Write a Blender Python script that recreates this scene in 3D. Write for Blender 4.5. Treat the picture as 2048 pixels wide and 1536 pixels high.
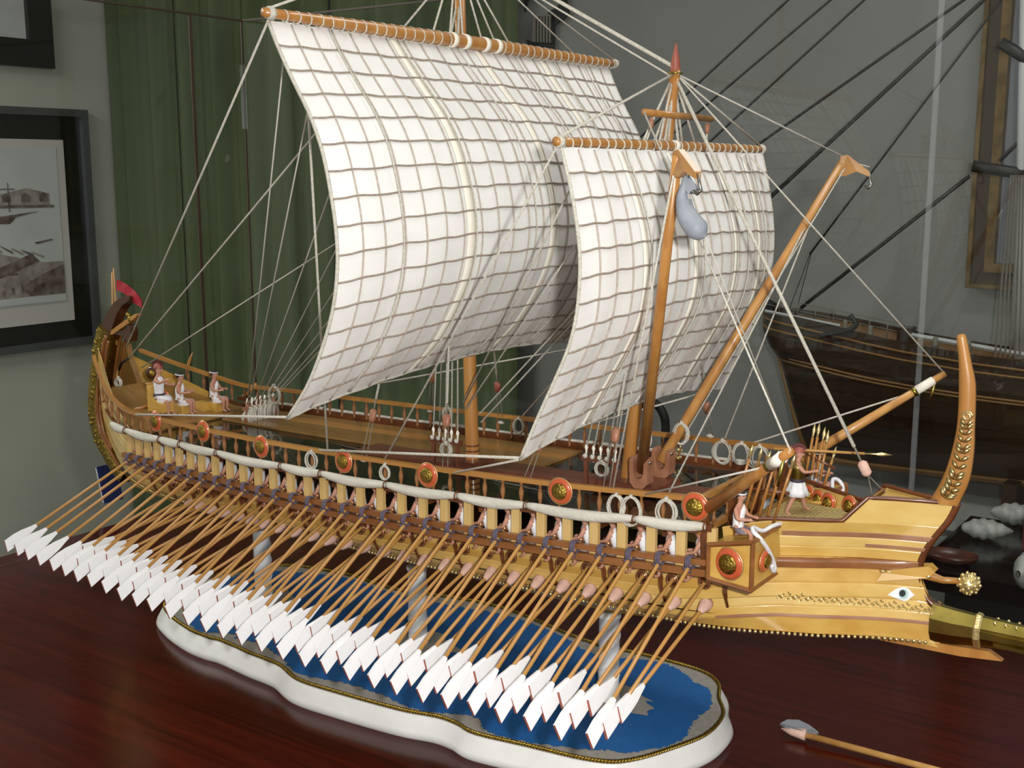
import bpy, math, random
import numpy as np
from mathutils import Vector, Matrix

# ------------------------------------------------------------------ reset
for o in list(bpy.data.objects):
    bpy.data.objects.remove(o)
scene = bpy.context.scene
COL = scene.collection
rnd = random.Random(7)

# ------------------------------------------------------------------ camera
FPX, HY, YAW, CAMH = 2350.0, 343.0, math.radians(34.9), 0.75
PIT = math.atan((768 - HY) / FPX)
CR = np.array([math.cos(YAW), math.sin(YAW), 0.0])
HD = np.array([-math.sin(YAW), math.cos(YAW), 0.0])
CF = HD * math.cos(PIT) - np.array([0, 0, math.sin(PIT)])
CU = np.cross(CR, CF)
CP = np.array([1.102, -1.3255, CAMH])
cam_d = bpy.data.cameras.new('camera')
cam_d.sensor_width = 36.0
cam_d.lens = FPX / 2048 * 36.0
cam_d.clip_start = 0.02
cam = bpy.data.objects.new('camera', cam_d)
COL.objects.link(cam)
M = Matrix(((CR[0], CU[0], -CF[0], CP[0]), (CR[1], CU[1], -CF[1], CP[1]), (CR[2], CU[2], -CF[2], CP[2]), (0, 0, 0, 1)))
cam.matrix_world = M
scene.camera = cam

# ------------------------------------------------------------------ light
w = bpy.data.worlds.new('world'); scene.world = w; w.use_nodes = True
w.node_tree.nodes['Background'].inputs[0].default_value = (0.5, 0.5, 0.52, 1)
w.node_tree.nodes['Background'].inputs[1].default_value = 0.05
# the photographer's flash, a hand's breadth above and to the right of the lens
fl_d = bpy.data.lights.new('flash', 'POINT'); fl_d.energy = 68.0; fl_d.shadow_soft_size = 0.022
fl_d.color = (1.0, 0.985, 0.96)
fl = bpy.data.objects.new('flash', fl_d); COL.objects.link(fl)
fl.location = Vector(CP + CR * 0.10 + CU * 0.055 - CF * 0.02)
# two ceiling lamps of the dim room
for i, (x, y) in enumerate(((-2.1, -0.8), (0.9, 0.75))):
    ld = bpy.data.lights.new('ceiling_lamp_light', 'AREA'); ld.shape = 'RECTANGLE'; ld.size = 1.2; ld.size_y = 0.25
    ld.energy = (46.0, 11.0)[i]; ld.color = (1.0, 0.985, 0.96)
    lo = bpy.data.objects.new('ceiling_lamp_light', ld); COL.objects.link(lo); lo.location = (x, y, 1.87)
vs = scene.view_settings
vs.view_transform = 'Standard'; vs.look = 'None'; vs.gamma = 1.0; vs.use_curve_mapping = False
vs.exposure = 0.0

# ------------------------------------------------------------------ pixel -> place helpers
def ray(x, y): return CF + CR * (x - 1024) / FPX - CU * (y - 768) / FPX
def at_z(x, y, z): d = ray(x, y); return CP + d * ((z - CP[2]) / d[2])
def at_y(x, y, Y): d = ray(x, y); return CP + d * ((Y - CP[1]) / d[1])
def at_x(x, y, X): d = ray(x, y); return CP + d * ((X - CP[0]) / d[0])
def V(*a): return np.array(a, float)

# ------------------------------------------------------------------ materials
def lin(c):
    return tuple((v / 255 / 12.92) if v / 255 <= 0.04045 else ((v / 255 + 0.055) / 1.055) ** 2.4 for v in c)
MATS = {}
def mat(name, rgb, rough=0.5, metal=0.0, rgb2=None, scale=(1, 1, 1), nscale=40.0, detail=4.0, bump=0.0, bscale=200.0, coat=0.0, spec=0.5, sheen=0.0):
    m = bpy.data.materials.new(name); m.use_nodes = True
    nt = m.node_tree; b = nt.nodes['Principled BSDF']
    b.inputs['Roughness'].default_value = rough; b.inputs['Metallic'].default_value = metal
    b.inputs['Specular IOR Level'].default_value = spec
    b.inputs['Coat Weight'].default_value = coat
    b.inputs['Coat Roughness'].default_value = 0.12
    c1 = (*lin(rgb), 1)
    b.inputs['Base Color'].default_value = c1
    tc = nt.nodes.new('ShaderNodeTexCoord')
    if rgb2 is not None:
        mp = nt.nodes.new('ShaderNodeMapping'); mp.inputs['Scale'].default_value = scale
        nz = nt.nodes.new('ShaderNodeTexNoise'); nz.inputs['Scale'].default_value = nscale; nz.inputs['Detail'].default_value = detail
        cr = nt.nodes.new('ShaderNodeValToRGB')
        cr.color_ramp.elements[0].position = 0.32; cr.color_ramp.elements[1].position = 0.68
        cr.color_ramp.elements[0].color = c1; cr.color_ramp.elements[1].color = (*lin(rgb2), 1)
        nt.links.new(tc.outputs['Object'], mp.inputs['Vector']); nt.links.new(mp.outputs['Vector'], nz.inputs['Vector'])
        nt.links.new(nz.outputs['Fac'], cr.inputs['Fac']); nt.links.new(cr.outputs['Color'], b.inputs['Base Color'])
    if bump:
        nb = nt.nodes.new('ShaderNodeTexNoise'); nb.inputs['Scale'].default_value = bscale; nb.inputs['Detail'].default_value = 3
        bp = nt.nodes.new('ShaderNodeBump'); bp.inputs['Strength'].default_value = bump; bp.inputs['Distance'].default_value = 0.002
        nt.links.new(tc.outputs['Object'], nb.inputs['Vector']); nt.links.new(nb.outputs['Fac'], bp.inputs['Height'])
        nt.links.new(bp.outputs['Normal'], b.inputs['Normal'])
    MATS[name] = m
    return m
GX = (0.06, 1, 1)   # grain runs along X
mat('hull_wood', (216, 180, 104), 0.3, rgb2=(202, 162, 82), scale=(0.05, 1, 1), nscale=60, coat=0.35, spec=0.4)
mat('hull_wood_b', (208, 168, 88), 0.3, rgb2=(192, 148, 68), scale=(0.05, 1, 1), nscale=60, coat=0.35, spec=0.4)
mat('hull_wood_c', (222, 190, 118), 0.3, rgb2=(210, 174, 98), scale=(0.05, 1, 1), nscale=60, coat=0.35, spec=0.4)
mat('wale_wood', (146, 94, 50), 0.35, rgb2=(120, 72, 34), scale=GX, nscale=50, coat=0.2)
mat('rose_wood', (168, 124, 92), 0.4, rgb2=(150, 104, 76), scale=GX, nscale=50, coat=0.2)
mat('spar_wood', (184, 132, 68), 0.35, rgb2=(164, 108, 50), scale=(1, 1, 0.05), nscale=60, coat=0.3)
mat('pale_spar_wood', (204, 152, 88), 0.4, rgb2=(176, 120, 62), scale=(1, 1, 0.1), nscale=60, coat=0.2)
mat('oar_wood', (196, 150, 86), 0.42, rgb2=(178, 128, 64), scale=(1, 0.05, 1), nscale=60)
mat('strip_wood', (214, 182, 122), 0.45, rgb2=(202, 168, 104), scale=(1, 1, 0.1), nscale=80)
mat('rail_wood', (180, 130, 66), 0.35, rgb2=(156, 106, 48), scale=GX, nscale=60, coat=0.25)
mat('dark_wood', (112, 62, 30), 0.35, rgb2=(84, 44, 20), scale=GX, nscale=60, coat=0.25)
mat('stern_wood', (74, 38, 18), 0.25, rgb2=(58, 28, 12), nscale=40, coat=0.5)
mat('baluster_wood', (152, 104, 60), 0.35, rgb2=(128, 82, 44), nscale=80, coat=0.3)
mat('deck_wood', (150, 114, 62), 0.3, rgb2=(128, 92, 44), scale=GX, nscale=50, coat=0.4)
mat('red_wood', (120, 70, 50), 0.32, rgb2=(92, 50, 34), scale=GX, nscale=50, coat=0.3)
mat('clevis_wood', (168, 118, 90), 0.45, rgb2=(144, 94, 68), nscale=60)
mat('gold', (226, 206, 146), 0.3, 0.85, bump=0.3, bscale=500)
mat('old_gold', (170, 142, 64), 0.32, 1.0, rgb2=(128, 108, 48), nscale=220, bump=1.0, bscale=330)
mat('brass', (178, 160, 84), 0.28, 1.0, rgb2=(140, 126, 62), nscale=30)
mat('copper', (168, 120, 86), 0.25, 0.75)
mat('steel', (150, 150, 140), 0.25, 1.0)
mat('sailcloth', (240, 239, 236), 0.85, rgb2=(232, 231, 228), nscale=18, bump=0.25, bscale=60, spec=0.1)
mat('sail_band', (244, 239, 226), 0.85, rgb2=(238, 232, 218), nscale=30, spec=0.1)
mat('cord', (166, 152, 140), 0.9, rgb2=(146, 132, 120), nscale=200, spec=0.1)
mat('cord_pale', (196, 184, 174), 0.9, rgb2=(176, 164, 154), nscale=200, spec=0.1)
mat('rope', (222, 218, 206), 0.85, rgb2=(196, 190, 176), nscale=300, bump=0.8, bscale=900, spec=0.1)
mat('thin_rope', (196, 192, 182), 0.85, spec=0.1)
mat('lanyard', (120, 112, 100), 0.8)
mat('awning', (212, 209, 198), 0.9, rgb2=(194, 190, 178), scale=(0.15, 1, 1), nscale=150, bump=0.6, bscale=160, spec=0.1)
mat('skin', (196, 146, 124), 0.55, rgb2=(182, 130, 108), nscale=150, spec=0.3)
mat('tunic', (236, 236, 238), 0.7, rgb2=(222, 222, 226), nscale=200, bump=0.4, bscale=250, spec=0.2)
mat('hair', (40, 32, 32), 0.6)
mat('kilt_grey', (120, 112, 124), 0.7)
mat('belt', (58, 48, 60), 0.6)
mat('maroon', (92, 26, 38), 0.5)
mat('orange', (200, 98, 58), 0.25, rgb2=(186, 80, 44), nscale=60, coat=0.5)
mat('leather', (224, 188, 172), 0.6, rgb2=(210, 170, 154), nscale=120)
mat('lashing', (104, 94, 112), 0.8, rgb2=(84, 76, 92), nscale=300)
mat('oar_white', (240, 240, 242), 0.3, coat=0.3)
mat('oar_red', (150, 82, 66), 0.5)
mat('white_paint', (240, 240, 239), 0.4, rgb2=(232, 232, 229), nscale=30, bump=0.15, bscale=60, coat=0.1)
mat('base_blue', (30, 102, 172), 0.6, rgb2=(24, 92, 158), nscale=200)
mat('base_grey', (166, 162, 154), 0.7, rgb2=(150, 146, 138), nscale=120)
mat('gold_rope', (178, 150, 70), 0.35, 1.0, rgb2=(140, 116, 48), nscale=600)
mat('eye_white', (236, 238, 238), 0.3); mat('eye_iris', (172, 206, 200), 0.3); mat('eye_black', (22, 30, 38), 0.3)
mat('flag_red', (160, 22, 40), 0.7)
mat('dolphin', (150, 156, 164), 0.6, rgb2=(134, 140, 150), nscale=60)
mat('wall_cream', (200, 199, 188), 0.9, rgb2=(192, 191, 180), nscale=3, spec=0.1)
mat('wall_grey', (140, 139, 138), 0.9, rgb2=(132, 131, 130), nscale=2.5, spec=0.1)
mat('ceiling_white', (232, 232, 228), 0.9)
mat('floor_grey', (96, 96, 96), 0.7, rgb2=(84, 84, 84), nscale=8)
mat('curtain', (98, 107, 82), 0.85, rgb2=(82, 93, 64), scale=(1, 1, 0.1), nscale=6, spec=0.1)
mat('frame_black', (22, 21, 19), 0.35, rgb2=(30, 29, 24), nscale=10)
mat('frame_silver', (132, 132, 140), 0.3, 0.7)
mat('print_paper', (206, 204, 200), 0.8); mat('print_mat', (214, 206, 202), 0.8)
mat('print_ink', (74, 54, 52), 0.8, rgb2=(140, 126, 120), nscale=30, detail=8); mat('print_sky', (214, 214, 216), 0.8, rgb2=(204, 204, 206), nscale=6)
mat('print_mid', (184, 174, 168), 0.8, rgb2=(136, 122, 116), nscale=26, detail=8)
mat('frame_gold', (128, 104, 66), 0.4, 0.6, rgb2=(90, 70, 42), nscale=30, bump=0.3, bscale=60)
mat('frame_brown', (62, 48, 34), 0.45)
mat('canvas_blue', (128, 132, 142), 0.8, rgb2=(116, 118, 126), nscale=4)
mat('ship_brown', (50, 32, 20), 0.35, rgb2=(36, 22, 13), scale=(0.05, 1, 1), nscale=40, coat=0.3)
mat('ship_tan', (128, 92, 52), 0.4)
mat('ship_grey', (110, 104, 96), 0.5); mat('ship_white', (170, 172, 174), 0.5)
mat('black', (14, 14, 14), 0.5); mat('black_cloth', (12, 12, 14), 0.8)
mat('table_black', (14, 11, 10), 0.18, coat=0.3)
mat('shell_white', (178, 178, 176), 0.5, rgb2=(140, 140, 140), nscale=50, bump=0.5, bscale=80)
mat('shell_brown', (84, 42, 28), 0.3, rgb2=(60, 28, 18), nscale=60)
mat('navy', (24, 40, 104), 0.6); mat('dark_green', (30, 44, 26), 0.8); mat('dark_red', (90, 18, 26), 0.6)
mat('interior', (52, 34, 20), 0.7)
mat('grey_blade', (138, 144, 150), 0.45, rgb2=(116, 122, 128), nscale=40)
mat('lamp_white', (230, 230, 220), 0.5)

def glass_mat(name, tint, refl=0.06, rough=0.0, ior=1.45):
    m = bpy.data.materials.new(name); m.use_nodes = True; nt = m.node_tree
    for n in list(nt.nodes): nt.nodes.remove(n)
    out = nt.nodes.new('ShaderNodeOutputMaterial'); mix = nt.nodes.new('ShaderNodeMixShader')
    tr = nt.nodes.new('ShaderNodeBsdfTransparent'); gl = nt.nodes.new('ShaderNodeBsdfGlossy'); lw = nt.nodes.new('ShaderNodeLayerWeight')
    f0 = ((ior - 1) / (ior + 1)) ** 2
    pw = nt.nodes.new('ShaderNodeMath'); pw.operation = 'POWER'; pw.inputs[1].default_value = 5.0
    fr = nt.nodes.new('ShaderNodeMath'); fr.operation = 'MULTIPLY_ADD'; fr.inputs[1].default_value = 1 - f0; fr.inputs[2].default_value = f0
    nt.links.new(lw.outputs['Facing'], pw.inputs[0]); nt.links.new(pw.outputs[0], fr.inputs[0])
    gl.inputs['Roughness'].default_value = rough
    tr.inputs['Color'].default_value = (*tint, 1)
    nt.links.new(fr.outputs[0], mix.inputs[0]); nt.links.new(tr.outputs[0], mix.inputs[1]); nt.links.new(gl.outputs[0], mix.inputs[2])
    nt.links.new(mix.outputs[0], out.inputs[0]); MATS[name] = m
glass_mat('case_glass', (0.93, 0.95, 0.93), ior=1.4)
glass_mat('deck_glass', (0.62, 0.64, 0.6), ior=1.9)
m = mat('glass_edge', (206, 212, 214), 0.25, bump=1.0, bscale=120); m.node_tree.nodes['Principled BSDF'].inputs['Alpha'].default_value = 0.11

# mahogany table top: long grain streaks
m = bpy.data.materials.new('mahogany'); m.use_nodes = True; nt = m.node_tree; b = nt.nodes['Principled BSDF']
b.inputs['Roughness'].default_value = 0.16; b.inputs['Specular IOR Level'].default_value = 0.32
tc = nt.nodes.new('ShaderNodeTexCoord'); mp = nt.nodes.new('ShaderNodeMapping'); mp.inputs['Scale'].default_value = (1.2, 30, 1)
mp.inputs['Rotation'].default_value = (0, 0, math.radians(-4))
nz = nt.nodes.new('ShaderNodeTexNoise'); nz.inputs['Scale'].default_value = 3.0; nz.inputs['Detail'].default_value = 8; nz.inputs['Roughness'].default_value = 0.65
cr = nt.nodes.new('ShaderNodeValToRGB'); cr.color_ramp.elements[0].position = 0.3; cr.color_ramp.elements[1].position = 0.75
cr.color_ramp.elements[0].color = (*lin((44, 10, 6)), 1); cr.color_ramp.elements[1].color = (*lin((84, 23, 12)), 1)
nt.links.new(tc.outputs['Object'], mp.inputs[0]); nt.links.new(mp.outputs[0], nz.inputs['Vector']); nt.links.new(nz.outputs['Fac'], cr.inputs[0]); nt.links.new(cr.outputs[0], b.inputs['Base Color'])
MATS['mahogany'] = m

# ------------------------------------------------------------------ mesh builder
class MB:
    def __init__(s): s.v = []; s.f = []; s.sm = []
    def add(s, vs, fs, smooth=False):
        n = len(s.v); s.v += [tuple(map(float, v)) for v in vs]; s.f += [tuple(i + n for i in f) for f in fs]; s.sm += [smooth] * len(fs); return s
    def box(s, c, d, R=None):
        c = np.array(c, float); h = np.array(d, float) / 2
        P = [np.array((x, y, z)) * h for x in (-1, 1) for y in (-1, 1) for z in (-1, 1)]
        if R is not None: P = [R @ p for p in P]
        return s.add([c + p for p in P], [(0, 1, 3, 2), (4, 6, 7, 5), (0, 4, 5, 1), (2, 3, 7, 6), (0, 2, 6, 4), (1, 5, 7, 3)])
    def tube(s, pts, r, n=6, closed=False, cap=True, flat=None):
        P = [np.array(p, float) for p in pts]; m = len(P)
        rs = r if hasattr(r, '__len__') else [r] * m
        T = []
        for i in range(m):
            a = P[(i - 1) % m] if (closed or i > 0) else P[i]; c = P[(i + 1) % m] if (closed or i < m - 1) else P[i]
            t = c - a; l = np.linalg.norm(t); T.append(t / l if l > 1e-12 else np.array((0, 0, 1.0)))
        up = np.array((0, 0, 1.0)) if abs(T[0][2]) < 0.9 else np.array((1.0, 0, 0))
        vs = []; u = up - T[0] * (up @ T[0]); u /= np.linalg.norm(u)
        for i in range(m):
            u = u - T[i] * (u @ T[i]); l = np.linalg.norm(u)
            if l < 1e-9: u = np.cross(T[i], (0.3, 0.5, 0.8)); l = np.linalg.norm(u)
            u = u / l; wv = np.cross(T[i], u)
            for k in range(n):
                a = 2 * math.pi * k / n
                vs.append(P[i] + rs[i] * (math.cos(a) * u + math.sin(a) * wv * (flat if flat else 1)))
        fs = []
        for i in range(m if closed else m - 1):
            j = (i + 1) % m
            for k in range(n): fs.append((i * n + k, i * n + (k + 1) % n, j * n + (k + 1) % n, j * n + k))
        if cap and not closed: fs += [tuple(range(n))[::-1], tuple((m - 1) * n + k for k in range(n))]
        return s.add(vs, fs, n > 4)
    def lathe(s, prof, c=(0, 0, 0), axis=(0, 0, 1), n=12):
        a = np.array(axis, float); a /= np.linalg.norm(a); c = np.array(c, float)
        u = np.cross(a, (1, 0, 0)) if abs(a[0]) < 0.9 else np.cross(a, (0, 1, 0)); u /= np.linalg.norm(u); wv = np.cross(a, u)
        vs = []; m = len(prof)
        for r, h in prof:
            for k in range(n):
                t = 2 * math.pi * k / n; vs.append(c + a * h + r * (math.cos(t) * u + math.sin(t) * wv))
        fs = [(i * n + k, i * n + (k + 1) % n, (i + 1) * n + (k + 1) % n, (i + 1) * n + k) for i in range(m - 1) for k in range(n)]
        fs += [tuple(range(n))[::-1], tuple((m - 1) * n + k for k in range(n))]
        return s.add(vs, fs, True)
    def sphere(s, c, r, n=10, m=7, sq=(1, 1, 1)):
        c = np.array(c, float); vs = [c + np.array((0, 0, r * sq[2]))]
        for i in range(1, m):
            p = math.pi * i / m
            for k in range(n): t = 2 * math.pi * k / n; vs.append(c + np.array((r * sq[0] * math.sin(p) * math.cos(t), r * sq[1] * math.sin(p) * math.sin(t), r * sq[2] * math.cos(p))))
        vs.append(c - np.array((0, 0, r * sq[2])))
        fs = [(0, 1 + k, 1 + (k + 1) % n) for k in range(n)]
        for i in range(m - 2):
            for k in range(n): a = 1 + i * n; fs.append((a + k, a + n + k, a + n + (k + 1) % n, a + (k + 1) % n))
        L = len(vs) - 1; a = 1 + (m - 2) * n
        fs += [(L, a + (k + 1) % n, a + k) for k in range(n)]
        return s.add(vs, fs, True)
    def prism(s, A, B):
        """two parallel outlines A and B (same count) joined"""
        n = len(A); return s.add(list(A) + list(B), [tuple(range(n))[::-1], tuple(range(n, 2 * n))] + [(i, (i + 1) % n, n + (i + 1) % n, n + i) for i in range(n)])
    def grid(s, G, smooth=True, closed=False):
        r, c = len(G), len(G[0]); vs = [p for row in G for p in row]
        fs = [(i * c + j, i * c + (j + 1) % c, (i + 1) * c + (j + 1) % c, (i + 1) * c + j) for i in range(r - 1) for j in range(c if closed else c - 1)]
        return s.add(vs, fs, smooth)
    def mesh(s, name, m, org=(0, 0, 0)):
        me = bpy.data.meshes.new(name)
        o = np.array(org, float)
        me.from_pydata([tuple(np.array(v) - o) for v in s.v], [], s.f)
        me.polygons.foreach_set('use_smooth', s.sm); me.update()
        if m: me.materials.append(MATS[m])
        return me

ORG = {}
def tag(o, label=None, cat=None, group=None, kind=None):
    if label: o['label'] = label
    if cat: o['category'] = cat
    if group: o['group'] = group
    if kind: o['kind'] = kind
    return o
def thing(name, label, cat, loc=(0, 0, 0), group=None):
    o = bpy.data.objects.new(name, None); COL.objects.link(o); o.empty_display_size = 0.01
    o.location = Vector(loc); ORG[o.name] = np.array(loc, float)
    return tag(o, label, cat, group)
def obj(name, mb, m, parent=None, label=None, cat=None, group=None, kind=None, loc=None):
    """one mesh object from world-space geometry"""
    if parent is not None: org = ORG[parent.name]
    elif loc is not None: org = np.array(loc, float)
    else: org = np.array(mb.v).mean(0); org[2] = np.array(mb.v)[:, 2].min()
    me = mb.mesh(name, m, org)
    o = bpy.data.objects.new(name, me); COL.objects.link(o); ORG[o.name] = org
    if parent is not None: o.parent = parent
    else: o.location = Vector(org)
    return tag(o, label, cat, group, kind)
def lobj(name, me, parent, loc=(0, 0, 0), rot=(0, 0, 0), scale=(1, 1, 1)):
    """a child that shares mesh data, placed in its parent's local space"""
    o = bpy.data.objects.new(name, me); COL.objects.link(o); o.parent = parent
    o.location = Vector(loc); o.rotation_euler = rot; o.scale = scale
    ORG[o.name] = ORG[parent.name] + np.array(loc, float)
    return o
def copy_tree(o, parent=None):
    c = o.copy(); COL.objects.link(c); c.parent = parent
    for ch in list(o.children): copy_tree(ch, c)
    return c
def struct(name, mb, m, parent=None):
    return obj(name, mb, m, parent, kind=None if parent else 'structure')
ONES = ['', 'first', 'second', 'third', 'fourth', 'fifth', 'sixth', 'seventh', 'eighth', 'ninth', 'tenth', 'eleventh', 'twelfth', 'thirteenth', 'fourteenth', 'fifteenth', 'sixteenth', 'seventeenth', 'eighteenth', 'nineteenth', 'twentieth']
def nth(n):
    if n <= 20: return ONES[n]
    if n == 30: return 'thirtieth'
    return ('twenty-' if n < 30 else 'thirty-') + ONES[n % 10]

def catmull(pts, per=8, closed=False):
    P = [np.array(p, float) for p in pts]; n = len(P); out = []
    rng = n if closed else n - 1
    for i in range(rng):
        p1, p2 = P[i], P[(i + 1) % n]
        p0 = P[(i - 1) % n] if (closed or i > 0) else 2 * p1 - p2
        p3 = P[(i + 2) % n] if (closed or i < n - 2) else 2 * p2 - p1
        for k in range(per):
            t = k / per
            out.append(0.5 * ((2 * p1) + (-p0 + p2) * t + (2 * p0 - 5 * p1 + 4 * p2 - p3) * t * t + (-p0 + 3 * p1 - 3 * p2 + p3) * t ** 3))
    if not closed: out.append(P[-1])
    return out
def smin(a, b, k=0.03):
    h = max(k - abs(a - b), 0) / k; return min(a, b) - h * h * k * 0.25

# ================================================================== THE ROOM
WX, WB, FZ, CZ = -3.0, 1.78, -0.85, 1.9
struct('wall_left', MB().box((WX - 0.05, -0.8, (FZ + CZ) / 2), (0.1, 5.3, CZ - FZ)), 'wall_cream')
struct('wall_back', MB().box((0.1, WB + 0.05, (FZ + CZ) / 2), (6.2, 0.1, CZ - FZ)), 'wall_grey')
struct('wall_right', MB().box((3.25, -0.8, (FZ + CZ) / 2), (0.1, 5.3, CZ - FZ)), 'ceiling_white')
struct('wall_front', MB().box((0.1, -3.45, (FZ + CZ) / 2), (6.2, 0.1, CZ - FZ)), 'ceiling_white')
struct('floor', MB().box((0.1, -0.8, FZ - 0.05), (6.4, 5.4, 0.1)), 'floor_grey')
struct('ceiling', MB().box((0.1, -0.8, CZ + 0.05), (6.4, 5.4, 0.1)), 'ceiling_white')
for i, (x, y) in enumerate(((-2.1, -0.8), (0.9, 0.75))):
    t = thing('ceiling_lamp', ('long white ceiling lamp near the cream wall', 'long white ceiling lamp above the black side table')[i], 'lamp', (x, y, CZ), 'ceiling lamps')
    obj('housing', MB().box((x, y, CZ - 0.012), (1.26, 0.3, 0.024)), 'lamp_white', t)

# main table
t = thing('display_table', 'long dark mahogany table under the oared ship model', 'table', (0.35, -0.2, FZ))
obj('table_top', MB().box((0.35, -0.2, -0.03), (2.7, 1.6, 0.06)), 'mahogany', t)
for x in (-0.9, 1.6):
    for y in (-0.9, 0.5):
        obj('leg', MB().box((x, y, (FZ - 0.06) / 2), (0.09, 0.09, -FZ - 0.06)), 'mahogany', t)
obj('apron', MB().box((0.35, -0.2, -0.12), (2.5, 1.45, 0.12)), 'mahogany', t)

# second, black table behind the bow
t = thing('side_table', 'black glossy table behind the ram with shells on it', 'table', (1.1, 1.1, FZ))
obj('table_top', MB().box((1.1, 1.105, -0.02), (1.2, 0.42, 0.04)), 'table_black', t)
obj('body', MB().box((1.11, 1.11, (FZ - 0.04) / 2), (1.12, 0.36, -FZ - 0.04)), 'table_black', t)

# shells on it
def shell(c, L, W, H, m, label, rot=0, spiral=True):
    mb = MB(); G = []
    n = 18
    for i in range(n + 1):
        s = i / n; x = (s - 0.5) * L
        r = math.sin(math.pi * min(1, s * 0.96 + 0.03)) ** 0.75 * (1 - 0.35 * s) * (1 + (0.10 * math.sin(s * 34) if spiral else 0))
        row = []
        for k in range(14):
            a = 2 * math.pi * k / 14
            y = math.cos(a) * W / 2 * r; z = math.sin(a) * H / 2 * r + H * 0.45
            if z < 0: z = 0
            row.append((c[0] + x * math.cos(rot) - y * math.sin(rot), c[1] + x * math.sin(rot) + y * math.cos(rot), c[2] + z))
        G.append(row)
    mb.grid(G, True, True)
    return obj('sea_shell', mb, m, None, label, 'shell', 'shells on the black table')
p = at_z(1973, 1080, 0.0); shell((p[0], p[1], 0.0005), 0.10, 0.075, 0.05, 'shell_white', 'grey white conch shell lying in the middle of the black table', 0.3)
p = at_z(2036, 1052, 0.0); shell((p[0], p[1], 0.0005), 0.11, 0.07, 0.055, 'shell_white', 'pale grey shell at the back edge of the black table', 0.1)
p = at_z(2062, 1180, 0.0); shell((p[0], p[1], 0.0005), 0.09, 0.06, 0.085, 'shell_white', 'tall whitish shell cut by the right edge of the picture', 1.2)
p = at_z(1903, 1125, 0.0)
bowl = MB(); bowl.grid([[(p[0] + math.cos(a) * r * 0.05, p[1] + math.sin(a) * r * 0.034, 0.0005 + z) for a in np.linspace(0, 2 * math.pi, 22, endpoint=False)] for r, z in ((0.02, 0.002), (0.55, 0.0), (0.9, 0.008), (1.0, 0.019), (0.95, 0.019), (0.8, 0.011), (0.45, 0.006), (0.02, 0.005))], True, True)
obj('shell_dish', bowl, 'shell_brown', None, 'brown open shell dish at the left corner of the black table', 'shell')
t = thing('red_box', 'dark red box at the right end of the black table', 'box', (0.66, 1.25, 0))
p = at_z(2075, 1090, 0)
t.location = Vector((p[0], p[1], 0)); ORG[t.name] = np.array((p[0], p[1], 0.0))
obj('box_body', MB().box((p[0] + 0.03, p[1], 0.05), (0.1, 0.1, 0.1)), 'dark_red', t)
obj('box_lid', MB().box((p[0] + 0.03, p[1], 0.106), (0.104, 0.104, 0.012)), 'dark_red', t)

# blue booklet and green bag behind the stern oars
p = at_z(222, 1003, 0.0)
t = thing('navy_booklet', 'navy blue booklet propped up behind the stern oars', 'booklet', (p[0], p[1], 0))
Rm = np.array(Matrix.Rotation(math.radians(-14), 3, 'Y'))
obj('cover', MB().box((p[0], p[1], 0.044), (0.004, 0.05, 0.086), Rm), 'navy', t)
obj('pages', MB().box((p[0] - 0.005, p[1], 0.043), (0.006, 0.047, 0.082), Rm), 'print_paper', t)

# grey plinth for the big dark ship
struct_pl = thing('display_plinth', 'grey plinth beneath the large dark ship model', 'plinth', (0.95, 1.56, FZ))
obj('plinth_body', MB().box((0.95, 1.555, (FZ - 0.05) / 2 - 0.01), (2.1, 0.40, -FZ - 0.07)), 'wall_grey', struct_pl)
obj('plinth_top', MB().box((0.95, 1.555, -0.035), (2.14, 0.43, 0.03)), 'wall_grey', struct_pl)

# curtain on the back wall, hung from a rail
cx0, cx1 = WX + 0.02, at_y(1042, 300, 1.72)[0]
t = thing('curtain', 'long green curtain hanging in folds behind the sails', 'curtain', ((cx0 + cx1) / 2, 1.72, FZ))
def curt(x): return 1.715 + 0.02 * math.sin(x * 38) + 0.012 * math.sin(x * 71 + 1)
npan = 5
for k in range(npan):
    a = cx0 + (cx1 - cx0) * k / npan; b_ = cx0 + (cx1 - cx0) * (k + 1) / npan - 0.006
    xs = np.linspace(a, b_, 60)
    G = [[(x, curt(x), z) for x in xs] for z in (FZ + 0.03, 0.2, 1.0, CZ - 0.06)]
    G2 = [[(x, curt(x) + 0.004, z) for x in xs] for z in (FZ + 0.03, 0.2, 1.0, CZ - 0.06)]
    obj('curtain_panel', MB().grid(G).grid(G2), 'curtain', t)
obj('curtain_rail', MB().tube([(cx0, 1.72, CZ - 0.05), (cx1, 1.72, CZ - 0.05)], 0.012, 8), 'frame_brown', t)

# ---- pictures on the left wall
def picture_left(name, label, yr, yl, z0, z1, frame, fm, matw, mm):
    """framed picture on the wall x = WX; yr is the end nearer the corner"""
    t = thing(name, label, 'picture', (WX, (yr + yl) / 2, z0))
    X = WX + 0.022
    for nm, (ya, yb, za, zb) in {'top': (yl, yr, z1 - frame, z1), 'bot': (yl, yr, z0, z0 + frame), 'r': (yr - frame, yr, z0 + frame, z1 - frame), 'l': (yl, yl + frame, z0 + frame, z1 - frame)}.items():
        obj('frame_bar', MB().box((X - 0.004, (ya + yb) / 2, (za + zb) / 2), (0.036, abs(yb - ya), abs(zb - za))), fm, t)
    obj('mount', MB().box((X - 0.012, (yr + yl) / 2, (z0 + z1) / 2), (0.008, yr - yl - 2 * frame, z1 - z0 - 2 * frame)), mm, t)
    return t
Xf = WX + 0.03
a = at_x(176, 220, Xf); b_ = at_x(201, 684, Xf)
yr, z1, z0 = (a[1] + b_[1]) / 2, a[2], b_[2]
yl = yr - 1.15
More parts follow.
